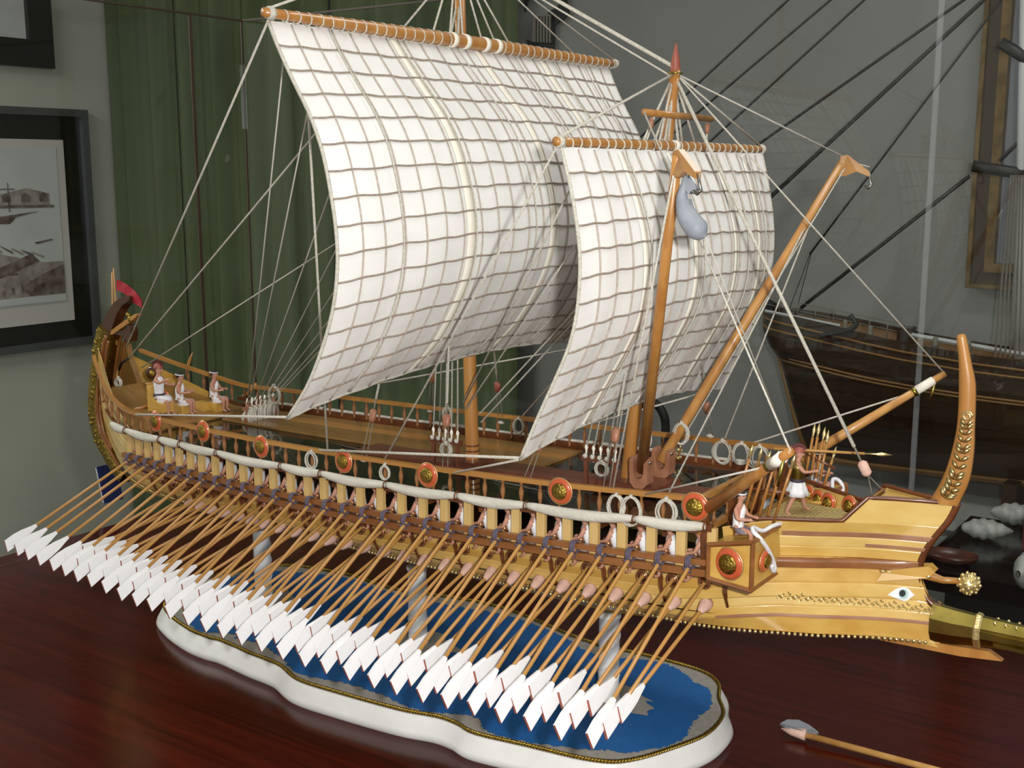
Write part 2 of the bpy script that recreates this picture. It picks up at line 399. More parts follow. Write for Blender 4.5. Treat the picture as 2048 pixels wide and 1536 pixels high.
t = picture_left('harbour_picture', 'framed sepia harbour print with black mount beside the stern', yr, yl, z0, z1, 0.028, 'frame_silver', 0.1, 'frame_black')
pr = at_x(132, 280, Xf); pb = at_x(150, 640, Xf)
py1, pz1, pz0 = (pr[1] + pb[1]) / 2, pr[2], pb[2]; py0 = yl + (yr - py1)
obj('print_border', MB().box((WX + 0.017, (py0 + py1) / 2, (pz0 + pz1) / 2), (0.006, py1 - py0, pz1 - pz0)), 'print_mat', t)
q1, q0, qz1, qz0 = py1 - 0.035, py0 + 0.035, pz1 - 0.03, pz0 + 0.075
prn = obj('print', MB().box((WX + 0.0205, (q0 + q1) / 2, (qz0 + qz1) / 2), (0.003, q1 - q0, qz1 - qz0)), 'print_sky', t)
def flat(poly, m, name='printed_shape', dx=0.0):
    """flat printed shape; poly in fractions of the print (u from right edge leftwards, v up)"""
    P = [(q1 - u * (q1 - q0), qz0 + v * (qz1 - qz0)) for u, v in poly]
    o = obj(name, MB().prism([(WX + 0.0222 + dx, y, z) for y, z in P], [(WX + 0.0230 + dx, y, z) for y, z in P]), m, prn)
    return o
flat([(0.0, 0.02), (1, 0.02), (1, 0.34), (0.5, 0.40), (0.1, 0.27), (0.0, 0.27)], 'print_mid')
flat([(0.0, 0.06), (0.18, 0.06), (0.22, 0.12), (0.1, 0.2), (0.0, 0.25)], 'print_ink', dx=0.001)
flat([(0.12, 0.28), (0.16, 0.33), (0.5, 0.16), (0.75, 0.1), (0.75, 0.05), (0.5, 0.1)], 'print_ink', dx=0.001)
flat([(0.05, 0.635), (0.3, 0.64), (0.55, 0.65), (1, 0.66), (1, 0.72), (0.6, 0.70), (0.4, 0.735), (0.28, 0.71), (0.16, 0.745), (0.05, 0.71)], 'print_mid')
flat([(0.03, 0.62), (1, 0.63), (1, 0.645), (0.03, 0.637)], 'print_ink', dx=0.001)
flat([(0.1, 0.60), (0.22, 0.565), (0.25, 0.525), (0.6, 0.53), (0.62, 0.56), (0.3, 0.57), (0.2, 0.585)], 'print_ink', dx=0.001)
flat([(0.22, 0.2), (0.5, 0.34), (0.7, 0.46), (1, 0.5), (1, 0.2), (0.6, 0.2)], 'print_ink', dx=0.0005)
for u, v0, v1, wd in ((0.365, 0.3, 0.98, 0.006), (0.46, 0.5, 0.86, 0.004), (0.53, 0.3, 0.92, 0.006), (0.25, 0.6, 0.78, 0.003), (0.66, 0.4, 0.9, 0.005), (0.8, 0.4, 0.95, 0.006)):
    flat([(u - wd, v0), (u + wd, v0), (u + wd * 0.6, v1), (u - wd * 0.6, v1)], 'print_ink', dx=0.0015)
for u, v, L in ((0.36, 0.74, 0.14), (0.46, 0.72, 0.07), (0.53, 0.80, 0.1), (0.53, 0.7, 0.12), (0.66, 0.78, 0.1)):
    flat([(u - L, v - 0.003), (u + L, v - 0.003), (u + L, v + 0.003), (u - L, v + 0.003)], 'print_ink', dx=0.0018)
for k in range(9):
    u = 0.03 + 0.045 * k; flat([(u, 0.12 - .008 * k), (u + .012, 0.12 - .008 * k), (u + .012, 0.215 - .018 * k), (u, 0.215 - .018 * k)], 'print_ink', dx=0.0018)
for k in range(12):
    u = 0.1 + 0.05 * k; flat([(u, 0.30 + .012 * (k % 5)), (u + .05, 0.33 + .016 * (k % 4)), (u + .06, 0.345 + .016 * (k % 4)), (u, 0.315 + .012 * (k % 5))], 'print_ink' if k % 2 else 'print_mid', dx=0.0020)
for k in range(10):
    u = 0.06 + 0.09 * k; flat([(u, 0.66), (u + .04, 0.66), (u + .04, 0.70), (u + .02, 0.715), (u, 0.70)], 'print_ink', dx=0.0016)
for k in range(7):
    u = 0.33 + .028 * k; flat([(u, 0.56), (u + .003, 0.56), (u + .06, 0.92), (u + .058, 0.92)], 'print_ink', dx=0.0021)
flat([(0.05, 0.41), (0.13, 0.39), (0.14, 0.40), (0.05, 0.42)], 'print_ink', dx=0.0012)
flat([(0.0, 0.01), (1, 0.01), (1, 0.05), (0.0, 0.055)], 'print_sky', dx=0.0012)
a = at_x(109, 138, Xf)
t = picture_left('seascape_picture', 'black framed picture cut off at the top left corner', a[1], a[1] - 1.0, a[2], a[2] + 0.6, 0.1, 'frame_black', 0.05, 'print_sky')

# ---- pictures on the back wall
def picture_back(name, label, x0, x1, z0, z1, bars, inner, cat='picture'):
    t = thing(name, label, cat, ((x0 + x1) / 2, WB, z0)); Y = WB
    d = 0.0
    for wd, th, fm in bars:
        a0, a1, c0, c1 = x0 + d, x1 - d, z0 + d, z1 - d
        for (xa, xb, za, zb) in ((a0, a1, c1 - wd, c1), (a0, a1, c0, c0 + wd), (a0, a0 + wd, c0 + wd, c1 - wd), (a1 - wd, a1, c0 + wd, c1 - wd)):
            obj('frame_bar', MB().box(((xa + xb) / 2, Y - th / 2, (za + zb) / 2), (xb - xa, th, zb - za)), fm, t)
        d += wd
    obj('canvas', MB().box(((x0 + x1) / 2, Y - 0.008, (z0 + z1) / 2), (x1 - x0 - 2 * d, 0.01, z1 - z0 - 2 * d)), inner, t)
    return t
a = at_y(1934, 574, WB - 0.03)
picture_back('gilt_picture', 'gilt framed picture on the grey wall behind the dark ship', a[0], a[0] + 1.1, a[2], a[2] + 0.95, [(0.010, 0.05, 'frame_gold'), (0.030, 0.03, 'frame_brown'), (0.022, 0.045, 'frame_gold')], 'canvas_blue')
# dark caravel cut-out hanging at the top
t0 = at_y(1095, 60, WB - 0.02)
t = thing('ship_silhouette', 'black wall plaque of a sailing ship above the main yard', 'plaque', tuple(at_y(1095, 95, WB - 0.012)))
def bp(x, y, dy=0.0): return at_y(x, y, WB - 0.012 - dy)
def plaque(name, px, m, dy=0.0, th=0.008):
    A = [bp(x, y, dy) for x, y in px]; obj(name, MB().prism(A, [p - V(0, th, 0) for p in A]), m, t)
plaque('black_sail', [(1052, -60), (1128, -60), (1136, 12), (1140, 28), (1128, 40), (1112, 50), (1098, 26), (1118, 14), (1125, -6), (1060, -6), (1052, 24), (1050, 0)], 'black_cloth')
plaque('hull_shape', [(1054, 80), (1062, 92), (1110, 98), (1112, 34), (1106, 30), (1100, 84), (1070, 84)], 'black_cloth')
plaque('grey_sail', [(1068, 34), (1080, 27), (1104, 30), (1106, 86), (1066, 84)], 'ship_grey', 0.004)
for k in range(6):
    x = 1072 + k * 6; plaque('rib', [(x, 32), (x + 1.6, 32), (x + 1.6, 88), (x, 88)], 'black_cloth', 0.012, 0.002)

# ---- glass case behind the ship
t = thing('glass_case', 'clear glass case panes meeting in a corner behind the stern', 'glass case', (-0.95, 0.56, 0))
obj('end_pane', MB().box((-0.95, -0.09, 0.54), (0.004, 1.3, 1.078)), 'case_glass', t)
obj('back_pane', MB().box((0.25, 0.562, 0.54), (2.396, 0.004, 1.078)), 'case_glass', t)
obj('corner_seam', MB().box((-0.948, 0.559, 0.54), (0.004, 0.004, 1.078)), 'frame_brown', t)
z1 = at_x(484, 130, -0.945)[2]; z0 = at_x(490, 258, -0.945)[2]
obj('corner_clip', MB().box((-0.944, 0.554, (z0 + z1) / 2), (0.010, 0.008, z1 - z0)), 'glass_edge', t, 'frosted silvery clip strip')
p = at_x(392, 300, -0.946); obj('pane_joint', MB().box((-0.946, p[1], 0.54), (0.003, 0.008, 1.078)), 'frame_brown', t)
p = at_y(1862, 350, 0.557); obj('pane_joint', MB().box((p[0], 0.557, 0.54), (0.008, 0.005, 1.078)), 'glass_edge', t)
obj('top_edge', MB().box((-0.95, -0.09, 1.081), (0.004, 1.3, 0.004)), 'frame_brown', t)
obj('top_edge', MB().box((0.25, 0.562, 1.081), (2.396, 0.004, 0.004)), 'frame_brown', t)

# ---- the big dark ship model on the plinth
SY = 1.50; SN = SY - 0.09
t2 = thing('dark_ship_model', 'large dark brown sailing ship model standing behind the bow', 'model ship', (0.9, SY, -0.02))
def sp(x, y, Y=SN): return at_y(x, y, Y)
sheer = [sp(1500, 612), sp(1517, 622), sp(1643, 646), sp(1786, 680), sp(1912, 703), sp(2048, 724), sp(2200, 742), sp(2500, 770)]
sx = [p[0] for p in sheer]; sz = [p[2] for p in sheer]
keel = [sp(1590, 920), sp(1669, 935), sp(2048, 980), sp(2500, 1030)]
kx = [p[0] for p in keel]; kz = [p[2] for p in keel]
stm = [sp(1500, 683), sp(1529, 702), sp(1569, 858), sp(1588, 922)]
X0, X1 = sx[0], sx[-1]
def hull2(u, v):
    """u along the length, v 0 sheer .. 1 keel"""
    zt = float(np.interp(v, [0, 0.26, 0.32, 0.75, 1], [0, 0.26, 0.32, 0.75, 1]))
    xs_ = float(np.interp(v, [0, 0.24, 0.3, 0.8, 1.0], [X0, X0 - 0.0, stm[1][0], stm[2][0], stm[3][0]]))
    x = xs_ + (X1 - xs_) * u
    zs, zk = float(np.interp(x, sx, sz)), float(np.interp(x, kx, kz))
    z = zs + (zk - zs) * zt
    hb = 0.10 * (1 - (1 - min(1, u / 0.35)) ** 2) ** 0.5 if u < 0.35 else 0.10
    hb *= float(np.interp(v, [0, 0.3, 0.6, 0.85, 1], [0.95, 1.0, 0.9, 0.5, 0.06]))
    return x, max(hb, 0.004), z
us = [0, 0.01, 0.025, 0.05, 0.09, 0.14, 0.2, 0.28, 0.36, 0.5, 0.75, 1]
lev = [0, 0.09, 0.18, 0.27, 0.36, 0.46, 0.56, 0.66, 0.76, 0.88, 1.0]
for side in (-1, 1):
    for k in range(len(lev) - 1):
        G = [[(x, SY + side * hb, z) for x, hb, z in (hull2(u, v) for u in us)] for v in (lev[k], lev[k + 1] - 0.002)]
        obj('hull_plank', MB().grid(G), 'ship_brown', t2)
for v in (0.07, 0.13, 0.31, 0.335):
    obj('wale', MB().tube([(x, SY - hb - 0.001, z) for x, hb, z in (hull2(u, v) for u in us)], 0.0028, 5), 'ship_tan', t2)
obj('stem', MB().tube([V(stm[1][0] - 0.002, SY, stm[1][2]), V(stm[2][0] - 0.002, SY, stm[2][2]), V(stm[3][0], SY, stm[3][2])], 0.010, 6), 'ship_tan', t2)
obj('keel', MB().tube([(x, SY, z - 0.004) for x, z in zip(kx, kz)], 0.011, 4), 'ship_tan', t2)
obj('ship_deck', MB().add([(x, SY + s * hb * 0.97, z - 0.004) for u in us for s in (-1, 1) for x, hb, z in [hull2(u, 0.03)]], [(2 * i, 2 * i + 1, 2 * i + 3, 2 * i + 2) for i in range(len(us) - 1)]), 'ship_tan', t2)
for x in (0.55, 1.25):
    zk = float(np.interp(x, kx, kz)); obj('cradle', MB().box((x, SY, (zk - 0.02) / 2), (0.03, 0.12, zk + 0.02)), 'ship_brown', t2)
for k in range(9):   # stanchions and wires along the forecastle
    px = 1522 + k * 36; p = sp(px, 622 + (px - 1522) * 0.21, SY - 0.05); obj('stanchion', MB().tube([p, p + V(0, 0, 0.040 if k else 0.05)], 0.0013, 5), 'ship_grey', t2)
for dz in (0.020, 0.040):
    obj('wire', MB().tube([sp(1522, 622, SY - 0.05) + V(0, 0, dz), sp(1810, 683, SY - 0.05) + V(0, 0, dz)], 0.0010, 4), 'ship_grey', t2)
obj('deck_house', MB().box(sp(1812, 685, SY - 0.03) + V(0, 0, 0.012), (0.03, 0.05, 0.05)), 'ship_brown', t2)
obj('bulwark_strip', MB().tube([sp(1820, 680, SY - 0.04) + V(0, 0, 0.012), sp(2048, 722, SY - 0.04) + V(0, 0, 0.014)], 0.006, 4), 'ship_white', t2)
obj('bulwark_strip', MB().tube([sp(1530, 625, SY - 0.06) + V(0, 0, 0.004), sp(1680, 655, SY - 0.06) + V(0, 0, 0.004)], 0.004, 4), 'ship_white', t2)
for px, py, sx_ in ((1740, 672, 0.018), (1870, 695, 0.016), (1935, 700, 0.02), (1690, 660, 0.014)):
    c = sp(px, py, SY - 0.05); obj('deck_fitting', MB().lathe([(sx_ * 0.5, 0), (sx_ * 0.5, 0.008), (sx_ * 0.3, 0.014), (sx_ * 0.4, 0.022), (sx_ * 0.1, 0.026)], c, n=8), 'ship_grey', t2)
anc = [sp(1700, 630, SN - 0.01), sp(1712, 650, SN - 0.01), sp(1690, 662, SN - 0.01), sp(1640, 672, SN - 0.012)]
obj('anchor', MB().tube(catmull(anc, 6), 0.006, 6), 'black', t2)
fm = sp(2038, 700, SY)
obj('mast', MB().tube([fm - V(0, 0, 0.02), sp(2040, 500, SY), sp(2043, 340, SY), sp(2050, -80, SY)], [0.013, 0.012, 0.011, 0.009], 10), 'ship_white', t2)
for px, py in ((1985, 340), (2050, 105)):
    a = sp(px - 40 if py > 200 else px - 50, py - 8 if py > 200 else py - 20, SY - 0.02); b_ = sp(2075, py + 12 if py > 200 else py + 25, SY)
    obj('top_platform', MB().tube([a, b_], 0.013, 6, flat=0.6), 'black', t2)
for k in range(6):
    obj('shroud', MB().tube([sp(1990 + k * 10, 715, SY - 0.07), sp(2022 + k * 5, 350, SY - 0.02)], 0.0022, 4), 'ship_grey', t2)
obj('bowsprit', MB().tube([sp(1560, 622, SY), sp(1175, 372, SY)], [0.012, 0.006], 8), 'black', t2)
for (a, b_, r) in (((1620, 508), (1575, 628), .0012), ((1622, 508), (1590, 632), .0012), ((1580, -3), (1182, 366), .0028), ((1665, -3), (1215, 378), .0028), ((1732, -3), (1260, 430), .0028), ((1932, -3), (1330, 420), .0036), ((1972, -3), (1380, 545), .0040), ((1962, 3), (1385, 535), .0026), ((2008, -6), (1620, 508), .0026), ((1940, 352), (1602, 616), .0048), ((2000, 322), (2060, 262), .0045)):
    obj('stay', MB().tube([sp(*a, SY), sp(*b_, SY)], r, 5), 'black', t2)

# ---- black hoop-backed chair seen between mast and boom
c = at_y(1305, 905, 0.95)
t = thing('hoop_chair', 'black chair with a round hoop back behind the deck', 'chair', (c[0], 0.95, FZ))
tp = at_y(1300, 803, 0.95); wdt = abs(at_y(1331, 860, 0.95)[0] - tp[0])
hoop = [(tp[0] - wdt, 0.95, -0.4), (tp[0] - wdt, 0.95, tp[2] - wdt * 1.3)] + [(tp[0] + wdt * math.cos(a), 0.95, tp[2] - wdt * 1.3 + wdt * 1.3 * math.sin(a)) for a in np.linspace(math.pi, 0, 14)] + [(tp[0] + wdt, 0.95, -0.4)]
obj('back_hoop', MB().tube(hoop, 0.010, 8), 'black', t)
obj('seat', MB().box((tp[0], 1.05, -0.41), (0.3, 0.3, 0.03)), 'black', t)
for sx_ in (-0.13, 0.13):
    for sy in (0.92, 1.18): obj('leg', MB().tube([(tp[0] + sx_, sy, -0.42), (tp[0] + sx_ * 1.1, sy, FZ)], 0.014, 8), 'black', t)

# ---- spear lying on the table front right
t = thing('model_spear', 'spear with grey leaf blade and long tan rod on the table', 'spear', tuple(at_z(1600, 1468, 0)))
a, b_, c = at_z(1612, 1470, 0.010), at_z(1850, 1534, 0.007), at_z(2110, 1604, 0.006)
dr = (c - a) / np.linalg.norm(c - a); pe = np.array((-dr[1], dr[0], 0)); 
obj('rod', MB().tube([a, b_, c], 0.0045, 8), 'oar_wood', t)
obj('ferrule', MB().tube([a - dr * 0.034, a - dr * 0.02, a + dr * 0.0], [0.001, 0.006, 0.008], 8), 'leather', t)
bc = at_z(1560, 1452, 0.012)
out = [(0.0, 0.0), (0.006, 0.011), (0.02, 0.016), (0.036, 0.012), (0.052, 0.003), (0.05, -0.002), (0.03, -0.006), (0.008, -0.005)]
A = [bc + dr * u + pe * v + V(0, 0, 0.004 + 0.25 * abs(v)) for u, v in out]
obj('blade', MB().prism(A, [p - V(0, 0, 0.003) for p in A]), 'grey_blade', t)

# ================================================================== DISPLAY BASE
rim = [(-0.25, -.170), (-.18, -.178), (-.115, -.183), (-.054, -.204), (.028, -.202), (.128, -.193), (.18, -.181), (.215, -.182), (.251, -.190), (.323, -.179), (.412, -.164), (.452, -.136), (.485, -.066), (.499, -.016), (.493, .042), (.466, .087), (.446, .128), (.412, .152), (.362, .158), (.30, .157), (.24, .152), (.18, .159), (.05, .19), (-.05, .19), (-.18, .16), (-.30, .168), (-.41, .15), (-.446, .12), (-.466, .087), (-.493, .042), (-.499, -.016), (-.485, -.066), (-.452, -.12), (-.40, -.148), (-.33, -.168), (-.285, -.172)]
R2 = [np.array(p) for p in catmull([np.array(p) for p in rim], 6, True)]
def offs(P, d, zz):
    n = len(P); out = []
    for i in range(n):
        tn = P[(i + 1) % n] - P[(i - 1) % n]; nn = np.array((tn[1], -tn[0])); nn /= np.linalg.norm(nn)
        out.append((P[i][0] + nn[0] * d, P[i][1] + nn[1] * d, zz))
    return out
t = thing('model_stand', 'white scalloped display stand with blue top and three posts', 'display stand', (0, 0, 0))
TB = 0.031
obj('base_moulding', MB().grid([offs(R2, 0.010, 0.0), offs(R2, 0.014, 0.006), offs(R2, 0.012, 0.012), offs(R2, 0.004, 0.026), offs(R2, 0.001, TB)], True, True).add(offs(R2, 0.001, TB), [tuple(range(len(R2)))]).add(offs(R2, 0.010, 0.0), [tuple(range(len(R2)))[::-1]]), 'white_paint', t)
obj('grey_border', MB().add(offs(R2, -0.004, TB + 0.0008), [tuple(range(len(R2)))]), 'base_grey', t)
rr = random.Random(3)
R3 = []
for i in range(len(R2)):
    for s in (0, 0.33, 0.66):
        p = R2[i] * (1 - s) + R2[(i + 1) % len(R2)] * s; R3.append(p)
dd = [0.021 + 0.011 * math.sin(i * 0.11) + rr.uniform(-0.0028, 0.0028) for i in range(len(R3))]
blue = []
for i in range(len(R3)):
    tn = R3[(i + 6) % len(R3)] - R3[i - 6]; nn = np.array((tn[1], -tn[0])); nn /= np.linalg.norm(nn)
    blue.append((R3[i][0] - nn[0] * dd[i], R3[i][1] - nn[1] * dd[i], TB + 0.0014))
obj('blue_sheet', MB().add(blue, [tuple(range(len(blue)))]), 'base_blue', t)
# twisted gold cord round the rim
cord = offs(R2, -0.0005, TB + 0.0016)
mbc = MB()
L = 0; cum = [0]
for i in range(len(cord)): L += np.linalg.norm(np.array(cord[(i + 1) % len(cord)]) - np.array(cord[i])); cum.append(L)
N = 1500
for strand in (0, 1):
    pts = []
    for k in range(N):
        s = L * k / N; i = int(np.searchsorted(cum, s, 'right') - 1); i = min(i, len(cord) - 1); f = (s - cum[i]) / max(1e-9, cum[i + 1] - cum[i])
        p = np.array(cord[i]) * (1 - f) + np.array(cord[(i + 1) % len(cord)]) * f
        a = 2 * math.pi * s / 0.0085 + strand * math.pi
        tn = np.array(cord[(i + 1) % len(cord)]) - np.array(cord[i]); tn /= np.linalg.norm(tn); nn = np.array((tn[1], -tn[0], 0))
        pts.append(p + nn * 0.0016 * math.cos(a) + V(0, 0, 0.0016 * math.sin(a) + 0.0014))
    mbc.tube(pts, 0.0016, 5, closed=True)
obj('gold_cord', mbc, 'gold_rope', t)
for px in (-0.34, 0.0, 0.34):
    po = obj('post', MB().lathe([(0.016, TB), (0.016, TB + 0.004), (0.0145, TB + 0.006), (0.0145, 0.150), (0.016, 0.152), (0.016, 0.1565)], (px, 0, 0), n=20), 'white_paint', t)
    mbs = MB()
    for s0 in (0, 1):
        mbs.tube([(px + 0.0147 * math.cos(a + s0 * math.pi), 0.0147 * math.sin(a + s0 * math.pi), TB + 0.008 + (0.14 - TB) * a / (4 * math.pi)) for a in np.linspace(0, 4 * math.pi, 60)], 0.0011, 5)
    obj('spiral_moulding', mbs, 'white_paint', po)
    pat = [(px + (0.048 + 0.009 * math.sin(a * 5 + px * 9) + 0.007 * math.sin(a * 9) + rr.uniform(-.002, .002)) * math.cos(a) * 1.2 + .008, (0.042 + 0.008 * math.sin(a * 4 + 1)) * math.sin(a), TB + 0.0020) for a in np.linspace(0, 2 * math.pi, 40, endpoint=False)]
    obj('grey_patch', MB().add(pat, [tuple(range(40))]), 'base_grey', t)

# ================================================================== THE TRIREME
def zr(X): return .3687 + .0197 * X + .0268 * X * X + (max(0, -.5 - X) ** 1.4) * 0.55
def wr(X): return .1695 + .0121 * X - .0933 * X * X
BOWX = [.775, .777, .775, .762, .7475, .7475, .757, .770]           # stem position at each level
STX = [-.690, -.705, -.715, -.735, -.748, -.752, -.752, -.748]      # stern position at each level
OFF = [0, .05, .038, .030, .022, .016, .014, .012]
KX = [-.70, -.66, -.5, -.34, .34, .45, .55, .63, .78]; KZ = [.205, .182, .166, .165, .165, .176, .194, .207, .214]
GS = [0, .03, .06, .09, .12, .16, .2, .3, .6]; GY = [.003, .012, .024, .040, .0585, .0785, .103, .15, .3]
HS = [0, .03, .06, .10, .15, .2, .3, .6]; HYY = [.008, .024, .040, .062, .088, .112, .15, .3]
def lint(T, lv): return float(np.interp(lv, range(len(T)), T))
def sstep(a, b, x): t = min(1, max(0, (x - a) / (b - a))); return t * t * (3 - 2 * t)
def lev_z(lv, X):
    z0 = zr(max(X, -.5))
    mid = lint([0, .216, .226, z0 - .135, z0 - .11, z0 - .088, z0 - .070, z0 - .05], max(lv, 1))
    bow = lint([0, .220, .240, .265, .297, .309, .335, .355], max(lv, 1))
    stn = mid + lint([0, .06, .09, .15, .22, .28, .40, .50], max(lv, 1)) * max(0, -.5 - X)
    z = (stn if X < -.5 else mid) * (1 - sstep(.5, .62, X)) + bow * sstep(.5, .62, X)
    if lv < 1: z = float(np.interp(X, KX, KZ)) * (1 - lv) + z * lv
    return z
def lev_y(lv, X):
    s = (lint(BOWX, lv) - X) * (1.13 if 3 <= lv <= 5 else 1.0); q = X - lint(STX, lv)
    y = smin(wr(X) - lint(OFF, max(lv, 1)), float(np.interp(max(s, 0), GS, GY)))
    y = smin(y, float(np.interp(max(q, 0), HS, HYY)))
    if lv < 1: y = .005 + (y - .005) * lv ** 0.8
    return max(y, .003)
def hull_y(X, z):
    lo, hi = 1.0, 7.0
    for _ in range(24):
        m_ = (lo + hi) / 2
        if lev_z(m_, X) < z: lo = m_
        else: hi = m_
    return lev_y(lo, X)

ship = thing('trireme_model', 'wooden oared galley model with two checked sails on white posts', 'model ship', (0, 0, .157))
def shp(name, mb, m, parent=None, label=None, kind=None): return obj(name, mb, m, parent or ship, label, kind=kind)

def strake(l0, l1, xa=None, xb=None, m='hull_wood', side=-1, n=48, proud=0.0, name='hull_plank'):
    G = []
    ep = min(.03, (l1 - l0) * .06)
    for lv, ins in ((l0, .0007), (l0 + ep, -proud), (l0 + 2 * ep, -proud), ((l0 + l1) / 2, -proud), (l1 - 2 * ep, -proud), (l1 - ep, -proud), (l1, .0007)):
        a = lint(STX, lv) if xa is None else xa; b_ = lint(BOWX, lv) if xb is None else xb
        row = []
        for i in range(n + 1):
            u = i / n; u = u if (xa is not None and xb is not None) else 0.5 - 0.5 * math.cos(math.pi * u)
            X = a + (b_ - a) * u
            row.append((X, side * max(.002, lev_y(lv, X) - ins), lev_z(lv, X)))
        G.append(row)
    return shp(name, MB().grid(G), m)
HW = ['hull_wood', 'hull_wood_c', 'hull_wood_b', 'hull_wood', 'hull_wood_c', 'hull_wood', 'hull_wood_b', 'hull_wood_c', 'hull_wood', 'hull_wood_b']
for side in (-1, 1):
    for k, (a, b_) in enumerate(((0, .5), (.5, 1), (1, 2), (2, 2.5), (2.5, 3), (3, 3.5), (3.5, 4), (4, 5))):
        strake(a, b_, m=HW[k], side=side)
    for k, (a, b_) in enumerate(((5, 5.5), (5.5, 6), (6, 7))):
        strake(a, b_, xa=.552, m=HW[(k + 3) % 10], side=side, n=24)
        strake(a, b_, xb=-.475, m=HW[(k + 4) % 10], side=side, n=24)
    # brown wale, rose stripe and lower line on the bow
    for l0, l1, xa, m_, pr in ((4.05, 5.05, .600, 'wale_wood', .0016), (6.0, 6.35, .610, 'rose_wood', .0008), (5.55, 5.72, .692, 'rose_wood', .0008), (1.95, 2.12, .545, 'rose_wood', .0008)):
        strake(l0, l1, xa=xa, m=m_, side=side, n=24, proud=pr, name='stripe')
    # raised bulwark of the prow
    G = []
    for f in (0, .5, 1):
        row = []
        for i in range(13):
            u = i / 12; X = (.671 + .023 * f) + ((.770 + .0135 * f) - (.671 + .023 * f)) * u
            row.append((X, side * max(.0025, lev_y(7, X - .008 * f) * (1 - .12 * f)), .355 + .028 * f))
        G.append(row)
    shp('prow_bulwark', MB().grid(G), 'hull_wood_c')
    # dark capping along the bow gunwale
    cap = [(X, side * lev_y(7, X), .3565) for X in np.linspace(.560, .671, 10)] + [(.694, side * lev_y(7, .686) * .88, .3845)] + [(X, side * max(.003, lev_y(7, X - .008) * .88), .3845) for X in np.linspace(.70, .783, 8)]
    shp('gunwale_cap', MB().tube(cap, .0028, 6), 'dark_wood')
    # gilt beads along the turn of the bilge
    mb = MB()
    for X in np.arange(-.60, .768, .0060): mb.sphere((X, side * (lev_y(1, X) + .0006), lev_z(1, X) - .0018), .0024, 7, 5)
    shp('bead_trim', mb, 'gold', kind='stuff')
# keel
kp = [(-.725, .200), (-.69, .185), (-.66, .172), (-.5, .158)]
mb = MB(); G = []
for X in np.linspace(-.70, .635, 40):
    z1 = float(np.interp(X, KX, KZ)) + .004; h = .0085 if X < .45 else .0085 + .004 * sstep(.45, .55, X)
    G.append([(X, -.005, z1), (X, -.005, z1 - h), (X, .005, z1 - h), (X, .005, z1)])
shp('keel', mb.grid(G, False, True).add(G[0], [(0, 1, 2, 3)]).add(G[-1], [(3, 2, 1, 0)]), 'hull_wood_b')
mb = MB(); A = [(.635, .214), (.785, .219), (.83, .222), (.845, .214), (.80, .209), (.635, .205)]
shp('false_keel', mb.prism([(x, -.0045, z) for x, z in A], [(x, .0045, z) for x, z in A]), 'spar_wood')
# stem face
stemc = catmull([(.7845, .386), (.777, .366), (.762, .3423), (.752, .3227), (.7475, .3056), (.7485, .2835), (.7535, .2726), (.7655, .2613), (.775, .2600)], 4)
shp('stem', MB().tube([(x, 0, z) for x, z in stemc], .0045, 6), 'dark_wood')
# ram
def sect(X, hw, z0, z1, k=.35): zc = (z0 + z1) / 2; return [(X, -hw, zc + (z1 - zc) * k), (X, -hw * k, z1), (X, hw * k, z1), (X, hw, zc + (z1 - zc) * k), (X, hw, zc - (zc - z0) * k), (X, hw * k, z0), (X, -hw * k, z0), (X, -hw, zc - (zc - z0) * k)]
secs = [sect(.766, .013, .219, .264), sect(.79, .0125, .221, .2615), sect(.82, .011, .226, .2598), sect(.90, .0095, .230, .257), sect(1.0, .0085, .232, .254)]
ram = shp('ram', MB().grid(secs, False, True).add(secs[-1], [tuple(range(8))]).add(secs[0], [tuple(range(8))[::-1]]), 'brass', label='brass sheathed ram at the waterline')
shp('ram_fin', MB().prism([(.815, -.012, .246), (1.0, -.020, .245), (1.0, .020, .245), (.815, .012, .246)], [(.815, -.012, .241), (1.0, -.020, .239), (1.0, .020, .239), (.815, .012, .241)]), 'brass', ram)
shp('ram_fin', MB().prism([(.835, -.010, .235), (1.0, -.018, .234), (1.0, .018, .234), (.835, .010, .235)], [(.835, -.010, .231), (1.0, -.018, .229), (1.0, .018, .229), (.835, .010, .231)]), 'brass', ram)
shp('ram_collar', MB().grid([sect(.813, .0125, .2245, .261), sect(.815, .014, .223, .2625), sect(.819, .0135, .2235, .262), sect(.821, .0118, .2255, .2602)], False, True), 'gold', ram)
mb = MB()
for X in np.linspace(.835, .98, 14): mb.sphere((X, -.0075, .2575 - (X - .835) * .02), .0022, 6, 4).sphere((X, .0075, .2575 - (X - .835) * .02), .0022, 6, 4)
shp('ram_studs', mb, 'gold', ram, kind='stuff')
